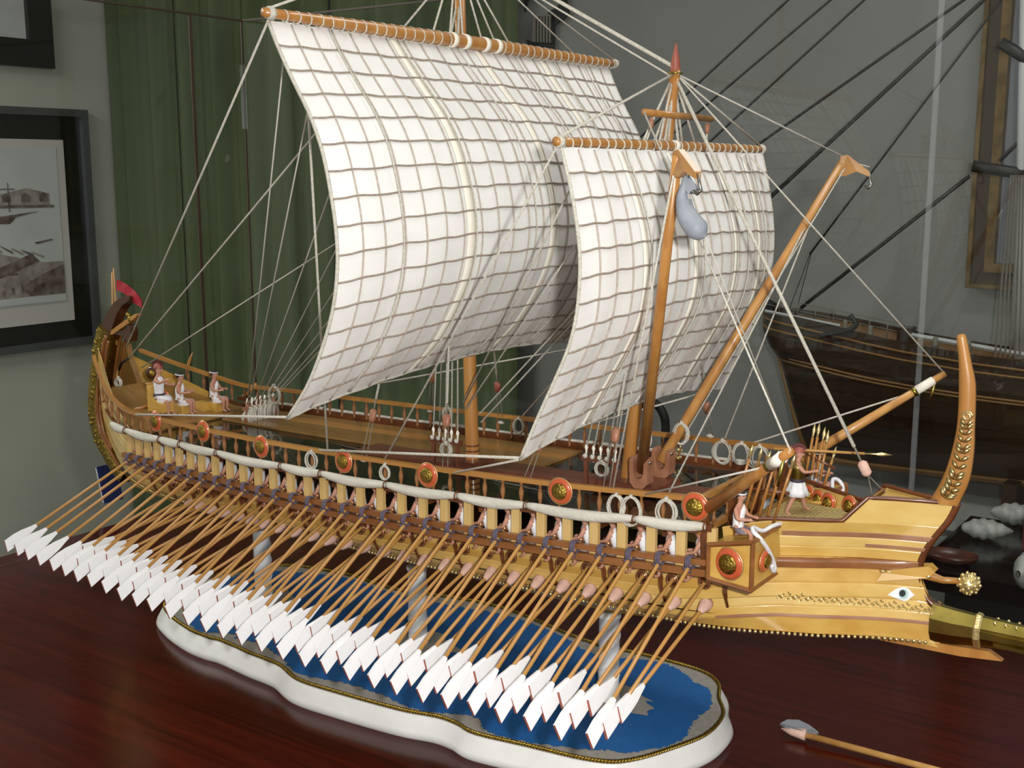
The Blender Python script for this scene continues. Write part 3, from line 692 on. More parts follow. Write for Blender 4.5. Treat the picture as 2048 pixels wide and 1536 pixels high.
# upper beak with gilt ball
pb = at_y(1938, 1167, 0)
beak = shp('upper_beak', MB().tube([(.738, 0, .2975), (.758, 0, .2955), (.775, 0, .2930), (pb[0] - .008, 0, pb[2] + .0012)], [.0080, .0060, .0042, .0036], 8), 'rail_wood')
mb = MB().sphere(pb, .0118, 14, 9)
for k in range(40):
    a = k * 2.39996; zz = 1 - 2 * (k + .5) / 40; r_ = math.sqrt(1 - zz * zz); mb.sphere(pb + .0118 * np.array((r_ * math.cos(a), r_ * math.sin(a), zz)), .0022, 5, 4)
shp('gilt_ball', mb, 'gold', beak)
for side in (-1, 1):
    A = [at_y(x, y, -.022) for x, y in ((1755, 1161), (1764, 1146), (1775, 1143), (1850, 1140), (1862, 1152), (1850, 1163))]
    q = [(p[0], side * (hull_y(min(p[0], .746), p[2]) + .0006), p[2]) for p in A]
    shp('beak_scarf', MB().prism(q, [(x, y + side * .004, z) for x, y, z in q]), 'hull_wood_b', beak)
    mb = MB()
    for k in range(9):
        f = k / 8; x, z = A[1][0] * (1 - f) + A[3][0] * f, A[2][2] - .0015; mb.sphere((x, side * (hull_y(min(x, .746), z) + .004), z), .0027, 6, 4, (1.5, .8, .8))
    shp('gilt_crest', mb, 'gold', beak, kind='stuff')
# eyes
def on_hull(px, py, side=-1):
    Y = -.02
    for _ in range(25): p = at_y(px, py, Y); Y = -hull_y(min(p[0], .746), p[2])
    return p
def hull_patch(name, px, m, d0, th, side, par=None):
    P = [on_hull(*q) for q in px]; A = [(p[0], side * (abs(p[1]) + d0), p[2]) for p in P]
    B = [(x, y + side * th, z) for x, y, z in A]
    return shp(name, MB().prism(A, B), m, par)
for side in (-1, 1):
    e = hull_patch('painted_eye', [(1776, 1189), (1788, 1180), (1800, 1174.5), (1810, 1173.5), (1819, 1178), (1826, 1186), (1830, 1190), (1824, 1193), (1818, 1199), (1810, 1202), (1799, 1199), (1788, 1194)], 'eye_white', .0006, .0008, side)
    hull_patch('iris', [(1808 + 9.5 * math.cos(a), 1187 + 10 * math.sin(a)) for a in np.linspace(0, 2 * math.pi, 14, endpoint=False)], 'eye_iris', .0014, .0006, side, e)
    hull_patch('pupil', [(1806 + 6.5 * math.cos(a), 1185.5 + 7 * math.sin(a)) for a in np.linspace(0, 2 * math.pi, 12, endpoint=False)], 'eye_black', .002, .0006, side, e)
    mb = MB()
    for k in range(72):   # gilt vine relief
        f = k / 71; px = 1556 + 312 * f; py = float(np.interp(f, [0, .2, .5, .75, 1], [1190, 1197, 1203, 1211, 1221])) + 4.5 * math.sin(k * 2.1)
        p = on_hull(px, py); y = side * (abs(p[1]) + .0012); a = (1 if k % 2 else -1) * .7 + .2
        for tt in (-1, 1):
            c_, s_ = math.cos(a + tt * .6), math.sin(a + tt * .6); L_ = .0042
            mb.add([(p[0], y, p[2]), (p[0] + L_ * .5 * c_ - .0012 * s_, y + side * .0009, p[2] + L_ * .5 * s_ + .0012 * c_), (p[0] + L_ * c_, y, p[2] + L_ * s_), (p[0] + L_ * .5 * c_ + .0012 * s_, y + side * .0009, p[2] + L_ * .5 * s_ - .0012 * c_)], [(0, 1, 2, 3)])
    shp('vine_relief', mb, 'gold', kind='stuff')
# horn of the prow with gilt leaves
hl = [(.7748, .5751), (.7718, .5715), (.7753, .5503), (.7776, .5243), (.7791, .4925), (.7783, .4641), (.7728, .4314), (.7657, .4073), (.7545, .383)]
hr = [(.7790, .5755), (.7819, .5707), (.7889, .5437), (.7946, .5221), (.7964, .4945), (.7970, .4705), (.798, .448), (.7955, .4136), (.7855, .383)]
HL, HR = catmull(hl, 3), catmull(hr, 3)
G = []
for a, b_ in zip(HL, HR):
    f = (a[1] - .383) / .19; hw = .010 * (1 - .55 * f); c_ = (a + b_) / 2
    G.append([(a[0], -hw * .45, a[1]), (c_[0], -hw, c_[1]), (b_[0], -hw * .45, b_[1]), (b_[0], hw * .45, b_[1]), (c_[0], hw, c_[1]), (a[0], hw * .45, a[1])])
horn = shp('prow_horn', MB().grid(G, True, True).add(G[0], [tuple(range(6))]).add(G[-1], [tuple(range(6))[::-1]]), 'spar_wood', label='tall curved horn of polished orange wood')
def leaf_mesh():
    mb = MB(); P = [(0, 0, 0), (.003, -.0006, .0022), (.0075, -.0004, .0026), (.0115, 0, 0), (.0075, -.0004, -.0020), (.003, -.0006, -.0018), (.006, -.0020, .0002)]
    return mb.add(P, [(0, 1, 6), (1, 2, 6), (2, 3, 6), (3, 4, 6), (4, 5, 6), (5, 0, 6), (0, 5, 4, 3, 2, 1)], True).mesh('gilt_leaf', 'gold')
LM = leaf_mesh()
spine = [at_y(x, y, 0) for x, y in ((1893, 992), (1906, 975), (1916, 950), (1925, 920), (1931, 890), (1935, 862), (1937, 845))]
SP = catmull([np.array((p[0], p[2])) for p in spine], 4)
for k in range(14):
    p = SP[int(k * (len(SP) - 2) / 13)]; d = SP[int(k * (len(SP) - 2) / 13) + 1] - p; a = math.atan2(d[1], d[0]); hw = .0102 * (1 - .55 * (p[1] - .383) / .19)
    for sg in (-1, 1):
        lobj('gilt_leaf', LM, horn, tuple(V(p[0], -hw - .0006, p[1]) - ORG[horn.name]), (0, -(a + sg * .75), 0), (1.22 - .025 * k,) * 3)
p = SP[-1]
shp('gilt_spiral', MB().tube([(p[0] + .0055 * math.cos(a) * (1 - a / 14), -.0072, p[1] + .0085 + .0055 * math.sin(a) * (1 - a / 14)) for a in np.linspace(0, 8.5, 26)], .0015, 6), 'gold', horn)
# forecastle floor and closed prow deck
shp('forecastle_floor', MB().add([(X, s * (lev_y(6.5, X) - .002), .337) for X in np.linspace(.552, .70, 8) for s in (-1, 1)], [(2 * i, 2 * i + 1, 2 * i + 3, 2 * i + 2) for i in range(7)]), 'deck_wood')
mb = MB()
for X in np.arange(.565, .66, .005):
    w_ = lev_y(6.5, X) - .006; mb.tube([(X, -w_, .3385), (X, w_, .3385)], .0008, 4)
for Y in np.arange(-.055, .056, .005):
    x1 = max((x for x in np.arange(.565, .67, .005) if lev_y(6.5, x) - .004 > abs(Y)), default=.57); mb.tube([(.565, Y, .3392), (x1, Y, .3392)], .0008, 4)
shp('gilt_grating', mb, 'gold', kind='stuff')
shp('prow_deck', MB().add([(X, s * max(.002, lev_y(7, X - .008) * .86), .381) for X in np.linspace(.700, .782, 6) for s in (-1, 1)], [(2 * i, 2 * i + 1, 2 * i + 3, 2 * i + 2) for i in range(5)]), 'hull_wood')
shp('breast_plank', MB().prism([(.694, -.024, .383), (.694, .024, .383), (.697, .024, .383), (.697, -.024, .383)], [(.684, -.027, .338), (.684, .027, .338), (.687, .027, .338), (.687, -.027, .338)]), 'rail_wood')
# stern post with gilt band
so = catmull([(-.700, .180), (-.724, .198), (-.748, .2245), (-.773, .258), (-.784, .304), (-.779, .350), (-.764, .407), (-.749, .4526), (-.736, .476)], 5)
G = []
for i, p in enumerate(so):
    a = so[max(0, i - 1)]; b_ = so[min(len(so) - 1, i + 1)]; tn = (b_ - a) / np.linalg.norm(b_ - a); nn = np.array((tn[1], -tn[0])); th = .036
    q = p + nn * th; hw = .015
    G.append([(p[0], -hw * .5, p[1]), (p[0] + nn[0] * .006, -hw, p[1] + nn[1] * .006), (q[0], -hw, q[1]), (q[0], hw, q[1]), (p[0] + nn[0] * .006, hw, p[1] + nn[1] * .006), (p[0], hw * .5, p[1])])
stp = shp('stern_post', MB().grid(G, True, True).add(G[-1], [tuple(range(6))]), 'old_gold', label='curved stern post covered in gilt relief')
for sgn in (-1, 1):
    shp('stern_moulding', MB().tube([(g[2][0], sgn * .0165, g[2][2]) for g in G], .0035, 6), 'wale_wood', stp)
    shp('stern_moulding', MB().tube([(g[2][0] + .014, sgn * .019, g[2][2]) for g in G[10:-2]], .0030, 6), 'wale_wood', stp)
mb = MB()
for k in range(70):
    g = G[2 + int(k / 70 * (len(G) - 4))]; f = rr.random(); x = g[1][0] * (1 - f) + g[2][0] * f; z = g[1][2] * (1 - f) + g[2][2] * f
    mb.sphere((x, -.0150, z), .0034, 6, 4, (1, .35, 1))
shp('gilt_relief', mb, 'old_gold', stp, kind='stuff')
# fan-shaped stern ornament
def xzprism(px, hw, m, name, par, Y=0, r=3):
    P = [at_y(x, y, Y) for x, y in px]; P = catmull(P, r, True)
    return shp(name, MB().prism([p - V(0, hw, 0) for p in P], [p + V(0, hw, 0) for p in P]), m, par)
aph = xzprism([(211, 668), (213, 650), (224, 622), (240, 602), (258, 591), (268, 592), (266, 601), (256, 608), (245, 622), (236, 645), (230, 664), (222, 674)], .010, 'stern_wood', 'stern_ornament', ship)
xzprism([(222, 672), (236, 668), (252, 672), (262, 684), (268, 678), (268, 655), (262, 648), (256, 660), (240, 660), (226, 662)], .008, 'stern_wood', 'ornament_feather', aph)
xzprism([(224, 664), (244, 648), (258, 638), (276, 627), (278, 632), (262, 646), (246, 657), (230, 668)], .006, 'rail_wood', 'ornament_feather', aph, -.004)
shp('gilt_knob', MB().sphere(at_y(262, 638, -.006), .0065, 8, 6).sphere(at_y(256, 630, -.006), .005, 8, 6), 'old_gold', aph)
A = [at_y(x, y, .02) for x, y in ((226, 690), (240, 682), (252, 690), (258, 720), (270, 752), (285, 800), (262, 800), (240, 770), (228, 730))]
shp('stern_screen', MB().prism(A, [p + V(0, .012, 0) for p in A]), 'deck_wood')
# stern flag on its staff
fa = thing('stern_flag', 'red swallow-tailed pennant on a thin staff above the stern', 'flag', tuple(at_y(232, 680, .01)))
obj('staff', MB().tube([at_y(233, 690, .01), at_y(231, 600, .01), at_y(227, 536, .01)], [.0025, .002, .0012], 6), 'pale_spar_wood', fa)
obj('staff', MB().tube([at_y(226, 690, .02), at_y(224, 545, .02)], [.002, .0012], 6), 'pale_spar_wood', fa)
top = catmull([at_y(x, y, .01 - i * .004) for i, (x, y) in enumerate(((233, 559), (248, 566), (262, 576), (274, 588), (284, 602)))], 4)
bot = catmull([at_y(x, y, .01 - i * .004) for i, (x, y) in enumerate(((233, 580), (246, 586), (256, 594), (268, 606), (285, 616)))], 4)
mb = MB(); G1 = [[t_, t_ * .55 + b_ * .45 + V(0, .003 * math.sin(i), 0), b_] for i, (t_, b_) in enumerate(zip(top, bot))]
mb.grid(G1); mb.grid([[p + V(0, .0012, 0) for p in r_] for r_ in G1]); obj('pennant', mb, 'flag_red', fa)

# ---- outrigger: rails, uprights, brackets
XS = [-.489, -.4621, -.4374, -.4115, -.3796, -.351, -.3222, -.294, -.2605, -.2259, -.1954, -.162, -.1292, -.0924, -.0575, -.0255, .008, .0435, .0805, .117, .153, .189, .2265, .2628, .2988, .3355, .372, .409, .4455, .483, .520, .5565]
XR = np.linspace(-.50, .557, 40)
for side in (-1, 1):
    for dz, h, wd, off, nm, m_ in ((-.0735, .0068, .007, .0075, 'thole_rail', 'wale_wood'), (-.0865, .0085, .010, .004, 'outrigger_sill', 'wale_wood'), (-.0345, .008, .007, .001, 'awning_beam', 'dark_wood')):
        G = []
        for X in XR:
            y = side * (wr(X) + off); z = zr(X) + dz
            G.append([(X, y - wd / 2, z - h / 2), (X, y + wd / 2, z - h / 2), (X, y + wd / 2, z + h / 2), (X, y - wd / 2, z + h / 2)])
        shp(nm, MB().grid(G, False, True).add(G[0], [(0, 1, 2, 3)]).add(G[-1], [(3, 2, 1, 0)]), m_)
    for X in XS:
        y = side * wr(X); z0, z1 = zr(X) - .0835, zr(X) - (.0345 if side < 0 else .047)
        shp('upright', MB().box((X, y, (z0 + z1) / 2), (.0118, .0058, z1 - z0)), 'strip_wood')
    for k in range(1, 32, 2):
        X = XS[k] + .002; y0 = wr(X)
        P = catmull([(X, side * (y0 + .003), zr(X) - .090), (X, side * (lev_y(4.4, X) + .0035), zr(X) - .104), (X, side * (lev_y(3.6, X) + .004), zr(X) - .121), (X, side * (lev_y(2.6, X) + .001), zr(X) - .142)], 4)
        shp('bracket', MB().tube(P, [.0042] * 3 + [.0038] * 3 + [.0032] * 4 + [.002] * (len(P) - 10), 4), 'dark_wood')
    # rolled awning, tied at intervals
    TX = [-.533, -.490, -.392, -.339, -.248, -.105, -.025, .095, .213, .317, .464, .551]
    for a, b_ in zip(TX[:-1], TX[1:]):
        P = []; R_ = []
        for i in range(15):
            u = i / 14; X = a + (b_ - a) * u; e = math.sin(math.pi * u) ** .6 if 0 < u < 1 else 0
            P.append((X, side * (wr(X) + .0065), zr(X) - .0315 - .004 * math.sin(math.pi * u) * min(1, (b_ - a) / .12))); R_.append(.0036 + .0036 * e)
        ar = shp('awning_roll', MB().tube(P, R_, 10, flat=.85), 'awning')
        c = np.array((b_, side * (wr(b_) + .0065), zr(b_) - .032))
        shp('tie', MB().tube([c + V(0, .0055 * math.cos(q), .0055 * math.sin(q)) for q in np.linspace(0, 2 * math.pi, 10, endpoint=False)], .0010, 5, closed=True), 'dark_wood', ar)
# oar ports (near side)
for X in [ (XS[k] + XS[k + 1]) / 2 - .003 for k in range(31)]:
    zz = zr(X) - .1105; y = -(hull_y(X, zz) + .0004)
    if X > -.45: shp('oar_port', MB().tube([(X + .0072 * math.cos(q), y - .0016, zz + .0076 * math.sin(q)) for q in np.linspace(0, 2 * math.pi, 14, endpoint=False)], .0018, 6, closed=True).lathe([(.0066, 0), (.0064, .0012)], (X, y, zz), (0, -1, 0), 12), 'copper')

# ---- outrigger end boxes with round shields
SHd = {}
def shield_mesh(r):
    key = round(r, 4)
    if key not in SHd:
        SHd[key] = (MB().lathe([(r * .45, .0022), (r * .62, .0040), (r * .85, .0034), (r, .0012), (r, -.001), (r * .4, -.001)], n=22).mesh('shield_disc', 'orange'),
                    MB().lathe([(r * .66, .0036), (r * .60, .0050), (r * .34, .0056), (r * .12, .0068), (.0003, .0070)], n=16).mesh('boss', 'old_gold'),
                    MB().tube([(r * math.cos(q), r * math.sin(q), .0008) for q in np.linspace(0, 2 * math.pi, 24, endpoint=False)], r * .045, 5, closed=True).mesh('shield_rim', 'gold'))
    return SHd[key]
def look_rot(nrm):
    return Vector(nrm).to_track_quat('Z', 'Y').to_euler()
def shield(loc, nrm, r, label, group, sc=(1, 1, 1)):
    t = thing('round_shield', label, 'shield', tuple(loc), group); t.rotation_euler = look_rot(nrm); t.scale = sc
    for nm, me in zip(('shield_disc', 'boss', 'rim'), shield_mesh(r)):
        o = bpy.data.objects.new(nm, me); COL.objects.link(o); o.parent = t
    return t
for side in (-1, 1):
    A0, A1 = (.5575, side * .1575, .2975), (.607, side * .149, .290)
    B0, B1 = (.5575, side * .1575, .337), (.607, side * .149, .346)
    yi = side * .070
    bx = shp('outrigger_box', MB().prism([A0, A1, (A1[0], yi, A1[2]), (A0[0], yi, A0[2])], [B0, B1, (B1[0], yi, B1[2] - .004), (B0[0], yi, B0[2] - .004)]), 'hull_wood_b')
    e = side * .0015
    for a, b_ in ((A0, A1), (B0, B1), (A0, B0), (A1, B1), (A1, (A1[0], yi, A1[2])), (B1, (B1[0], yi, B1[2]))):
        shp('edge_moulding', MB().tube([np.array(a) + V(0, e, 0), np.array(b_) + V(0, e, 0)], .0030, 4), 'wale_wood', bx)
c = V(.582, -.1555, .3185)
shield(c, (-.16, -1, 0), .0185, 'orange shield with gold boss on the side of the near outrigger box', 'orange shields')
shield((.6085, -.118, .317), (1, 0, 0), .0165, 'orange shield on the forward face of the near outrigger box', 'orange shields', (1, .8, 1))

# ---- deck, rails, balusters
DZ = -.0425
def deckstrip(xa, xb, ya, yb, dz, th, n=24):
    G = []
    for X in np.linspace(xa, xb, n):
        z = zr(X) + dz; y0 = ya(X) if callable(ya) else ya; y1 = yb(X) if callable(yb) else yb
        G.append([(X, y0, z - th), (X, y1, z - th), (X, y1, z), (X, y0, z)])
    return MB().grid(G, False, True).add(G[0], [(0, 1, 2, 3)]).add(G[-1], [(3, 2, 1, 0)])
edge = lambda X: smin(wr(X) - .007, float(np.interp(max(X + .745, 0), HS, HYY)) + .004)
shp('deck_glass', deckstrip(-.60, .54, lambda X: -edge(X), edge, DZ, .003), 'deck_glass', label='clear glossy deck panel')
for k in range(4):
    f0, f1 = k / 4, (k + 1) / 4
    shp('deck_plank', deckstrip(-.46, .20, lambda X: .030 + (edge(X) - .036) * f0, lambda X: .030 + (edge(X) - .036) * f1 - .0008, DZ + .004, .0036), ('deck_wood', 'deck_wood', 'rail_wood', 'deck_wood')[k])
for k in range(3):
    shp('stern_plank', deckstrip(-.66, -.475, lambda X: -edge(X) * (.95 - .63 * k), lambda X: -edge(X) * (.95 - .63 * (k + 1)) - .0008, DZ + .004, .0036, 10), 'deck_wood')
for k, (ya, yb) in enumerate(((-.022, .003), (.004, .030))):
    shp('gangway_plank', deckstrip(-.10, .50, ya, yb, DZ + .006, .0058), 'red_wood')
for X in np.arange(-.44, .53, .085):
    shp('deck_beam', MB().box((X, 0, zr(X) + DZ - .008), (.006, 2 * edge(X), .006)), 'dark_wood')
shp('inner_floor', MB().add([(X, s * (lev_y(4, X) - .006), .236) for X in np.linspace(-.62, .62, 30) for s in (-1, 1)], [(2 * i, 2 * i + 1, 2 * i + 3, 2 * i + 2) for i in range(29)]), 'interior')
def rail_y(X): return smin(wr(X) - .002, float(np.interp(max(X + .76, 0), HS, HYY)) + .010)
for side in (-1, 1):
    G = []
    for X in list(np.linspace(-.70, .54, 60)):
        y = side * rail_y(X); z = zr(X) - .002; G.append([(X, y - .0035, z - .0035), (X, y + .0035, z - .0035), (X, y + .0035, z + .0025), (X, y - .0035, z + .0025)])
    shp('hand_rail', MB().grid(G, False, True).add(G[0], [(0, 1, 2, 3)]).add(G[-1], [(3, 2, 1, 0)]), 'rail_wood')
    G = []
    for X in list(np.linspace(-.60, .54, 50)):
        y = side * rail_y(X); z = zr(X) - .0405; G.append([(X, y - .003, z - .002), (X, y + .003, z - .002), (X, y + .003, z + .002), (X, y - .003, z + .002)])
    shp('deck_edge', MB().grid(G, False, True), 'dark_wood')
BAL = MB().lathe([(.0026, 0), (.0026, .005), (.0014, .008), (.0030, .016), (.0032, .021), (.0014, .029), (.0026, .032), (.0026, .036)], n=8).mesh('baluster', 'baluster_wood')
xb_ = [-.62 + .0272 * k for k in range(43)]
for side in (-1, 1):
    for X in xb_:
        if X > .537: continue
        lobj('baluster', BAL, ship, tuple(V(X, side * rail_y(X), zr(X) - .0385) - ORG[ship.name]))
zf = zr(.54)
shp('front_rail', MB().box((.540, 0, zf - .0025), (.007, .29, .006)), 'rail_wood')
shp('front_sill', MB().box((.540, 0, zf - .0425), (.008, .29, .006)), 'rail_wood')
for Y in np.linspace(-.145, .145, 9): lobj('baluster', BAL, ship, tuple(V(.540, Y, zf - .0385) - ORG[ship.name]))
for Y in (-.148, -.075, 0, .075, .148): shp('corner_post', MB().box((.548, Y, zf - .045), (.007, .007, .09)), 'dark_wood')

# ================================================================== OARS
XT = [(XS[k] + XS[k + 1]) / 2 - .003 for k in range(31)]
def blade_mesh():
    out = [(0, .0023), (.010, .0042), (.022, .0070), (.036, .0086), (.0525, .0082), (.0585, -.0082), (.038, -.0082), (.022, -.0068), (.010, -.0042), (0, -.0023)]
    n = len(out); me = bpy.data.meshes.new('blade')
    def th(s): return .0022 - .0006 * min(1, s / .03)
    vs = [(th(s), -s, t) for s, t in out] + [(-th(s), -s, t) for s, t in out]
    fs = [tuple(range(n)), tuple(range(n, 2 * n))[::-1]] + [(i, n + i, n + (i + 1) % n, (i + 1) % n) for i in range(n)]
    me.from_pydata(vs, [], fs); me.materials.append(MATS['oar_white']); me.materials.append(MATS['oar_red'])
    for i in (2 + 4,): me.polygons[i].material_index = 1
    me.update(); return me
BLADE = blade_mesh()
KNOB = MB().sphere((0, 0, 0), .0046, 10, 7).mesh('counterweight', 'copper')
LASH = MB()
for q in (-.0022, .0003, .0026):
    LASH.tube([(q + .0006 * math.sin(3 * a), .0062 + .0072 * math.cos(a), .0030 + .0072 * math.sin(a)) for a in np.linspace(0, 2 * math.pi, 14, endpoint=False)], .0013, 5, closed=True)
LASH.tube([(-.004, -.004, .004), (0, -.0045, 0), (.0045, -.003, -.004)], .0013, 5)
LASH = LASH.mesh('lashing', 'lashing')
SLEEVE = MB().lathe([(.0020, .021), (.0042, .018), (.0060, .012), (.0082, .004), (.0078, -.002)], (0, 0, 0), (0, -1, 0), 10).mesh('leather_sleeve', 'leather')
def ztip(X): return float(np.interp(X, [-.475, -.2, .1, .3, .535], [.198, .178, .169, .173, .184]))
BANK = {}
for bank, lbl in ((0, 'top'), (1, 'middle'), (2, 'bottom')):
    lst = []
    for k in range(31):
        if bank and k < 4: continue
        X = XT[k]
        if bank == 0: O = V(X, -(wr(X) + .0135), zr(X) - .0805); T = V(X, -.381, ztip(X)); inn = .034
        elif bank == 1: z = zr(X) - .1105; O = V(X, -hull_y(X, z) - .001, z); T = V(X, -.360, ztip(X) + .005); inn = .010
        else: z = zr(X) - .139; O = V(X, -hull_y(X, z) - .001, z); T = V(X, -.334, ztip(X) + .012); inn = .004
        lst.append((k, O, T, inn))
    Lm = float(np.mean([np.linalg.norm(T - O) for _, O, T, _ in lst])); inn = lst[0][3]
    SH = MB().tube([(0, inn, 0), (0, 0, 0), (0, -(Lm - .056), 0)], .0023, 8).mesh('shaft', 'oar_wood')
    for k, O, T, inn in lst:
        d = T - O; L_ = float(np.linalg.norm(d)); a = math.atan2(-d[2], -d[1])
        t = thing('oar', 'white bladed oar, %s from the bow in the %s bank' % (nth(31 - k), lbl), 'oar', tuple(O), 'oars of the ' + lbl + ' bank')
        t.rotation_euler = (a + rnd.uniform(-.006, .006), 0, (0, .020, .042)[bank] + rnd.uniform(-.006, .006))
        s_ = lobj('shaft', SH, t); s_.scale = (1, (L_ - .056) / (Lm - .056), 1)
        lobj('blade', BLADE, t, (0, -(L_ - .0585), 0), (0, rnd.uniform(-.05, .05) - .40, 0))
        if bank == 0: lobj('counterweight', KNOB, t, (0, .0215, 0)); lobj('lashing', LASH, t)
        if bank == 2: lobj('leather_sleeve', SLEEVE, t)

# ================================================================== MASTS, YARDS, SAILS
def mast_main(z): return V(.1085 - .0185 * (z - .30) / .70, 0, z)
def mast_fore(z): return V(.364 + .0595 * (z - .358) / .543, 0, z)
t = thing('main_mast', 'tall orange wooden main mast behind the larger sail', 'mast', tuple(mast_main(.24)))
obj('pole', MB().tube([mast_main(z) for z in (.238, .33, .6, .9, 1.085)], [.0105, .0100, .0092, .0082, .0068], 14), 'spar_wood', t)
for z in (.352, .360): obj('band', MB().lathe([(.0104, 0), (.0110, .0012), (.0104, .0024)], mast_main(z), n=14), 'dark_wood', t)
obj('truck', MB().lathe([(.007, 0), (.010, .004), (.007, .009), (.002, .014)], mast_main(1.085), n=10), 'dark_wood', t)
t = thing('fore_mast', 'shorter orange fore mast with pointed red tip', 'mast', tuple(mast_fore(.24)))
obj('pole', MB().tube([mast_fore(z) for z in (.238, .345, .6, .8, .872)], [.0092, .0090, .0080, .0072, .0062], 14), 'spar_wood', t)
obj('mast_cap', MB().lathe([(.0062, 0), (.0068, .003), (.0050, .006), (.0062, .008), (.0016, .031), (.0004, .033)], mast_fore(.870), n=12), 'oar_red', t)
obj('brass_ring', MB().tube([mast_fore(.868) + V(.0085 * math.cos(a), .0085 * math.sin(a), 0) for a in np.linspace(0, 2 * math.pi, 12, endpoint=False)], .0012, 5, closed=True), 'brass', t)
cb = [at_x(1288, 224, .425), at_x(1424, 238, .425)]
o = obj('cross_bar', MB().tube(cb, [.0040, .0040], 8), 'rail_wood', t)
for q in (.1, .93):
    c = cb[0] * (1 - q) + cb[1] * q; obj('hanging_block', MB().sphere(c - V(0, 0, .012), .0042, 8, 6, (.8, .8, 1.8)), 'clevis_wood', o)
for q, lab in ((.1, 'short line from the near block of the cross bar to the fore yard'), (.93, 'short line from the far block of the cross bar to the fore yard')):
    c = cb[0] * (1 - q) + cb[1] * q
    obj('rigging_rope', MB().tube([c - V(0, 0, .018), (.4215, c[1] * 1.06, .786)], .0012, 5), 'rope', None, lab, 'rope')
# mast steps / kevels on the gangway
shp('mast_step', MB().box((.375, 0, zr(.375) + DZ + .010), (.10, .064, .010)), 'red_wood')
shp('mast_step', MB().box((.108, 0, zr(.1) + DZ + .009), (.04, .05, .008)), 'red_wood')

RING = {}
def ring_mesh(r, w_):
    k = (round(r, 5), round(w_, 5))
    if k not in RING: RING[k] = MB().tube([(0, r * math.cos(a), r * math.sin(a)) if False else (r * math.cos(a), 0, r * math.sin(a)) for a in np.linspace(0, 2 * math.pi, 12, endpoint=False)], w_, 5, closed=True).mesh('lashing_ring', 'rope')
    return RING[k]
def yard(name, label, X, hw, z, rc, re, n):
    t = thing(name, label, 'yard', (X, 0, z))
    ys = np.linspace(-hw, hw, 21)
    rad = [re + (rc - re) * (1 - abs(y) / hw) ** .8 if abs(y) > .09 * hw * 2 else re + (rc - re) * (1 - .18) ** .8 for y in ys]
    obj('spar', MB().tube([(X, y, z) for y in ys], rad, 12), 'spar_wood', t)
    rf = lambda y: float(np.interp(y, ys, rad))
    for k in range(n):
        y = -hw * .965 + 2 * hw * .965 * k / (n - 1)
        if abs(y) < .055 and rc > .008: continue
        lobj('lashing_ring', ring_mesh(round(rf(y) + .0006, 4), .0010), t, (0, y, -.001), (rnd.uniform(-.15, .15), 0, rnd.uniform(-.25, .25)))
    for y in ((-.05, -.022, .022, .05) if rc > .008 else (0.0,)):
        obj('white_band', MB().lathe([(rf(y) + .0009, -.0045), (rf(y) + .0012, 0), (rf(y) + .0009, .0045)], (X, y, z), (0, 1, 0), 14), 'sail_band', t)
    for y in (-hw * .975, hw * .985):
        obj('end_lashing', MB().lathe([(rf(y) + .0016, -.004), (rf(y) + .0024, 0), (rf(y) + .0016, .004)], (X, y, z), (0, 1, 0), 10), 'rope', t)
    return t
yard('main_yard', 'long orange yard carrying the larger rear sail', .115, .385, .9215, .0098, .0052, 42)
yard('fore_yard', 'shorter orange yard carrying the smaller front sail', .4215, .270, .781, .0062, .0048, 30)

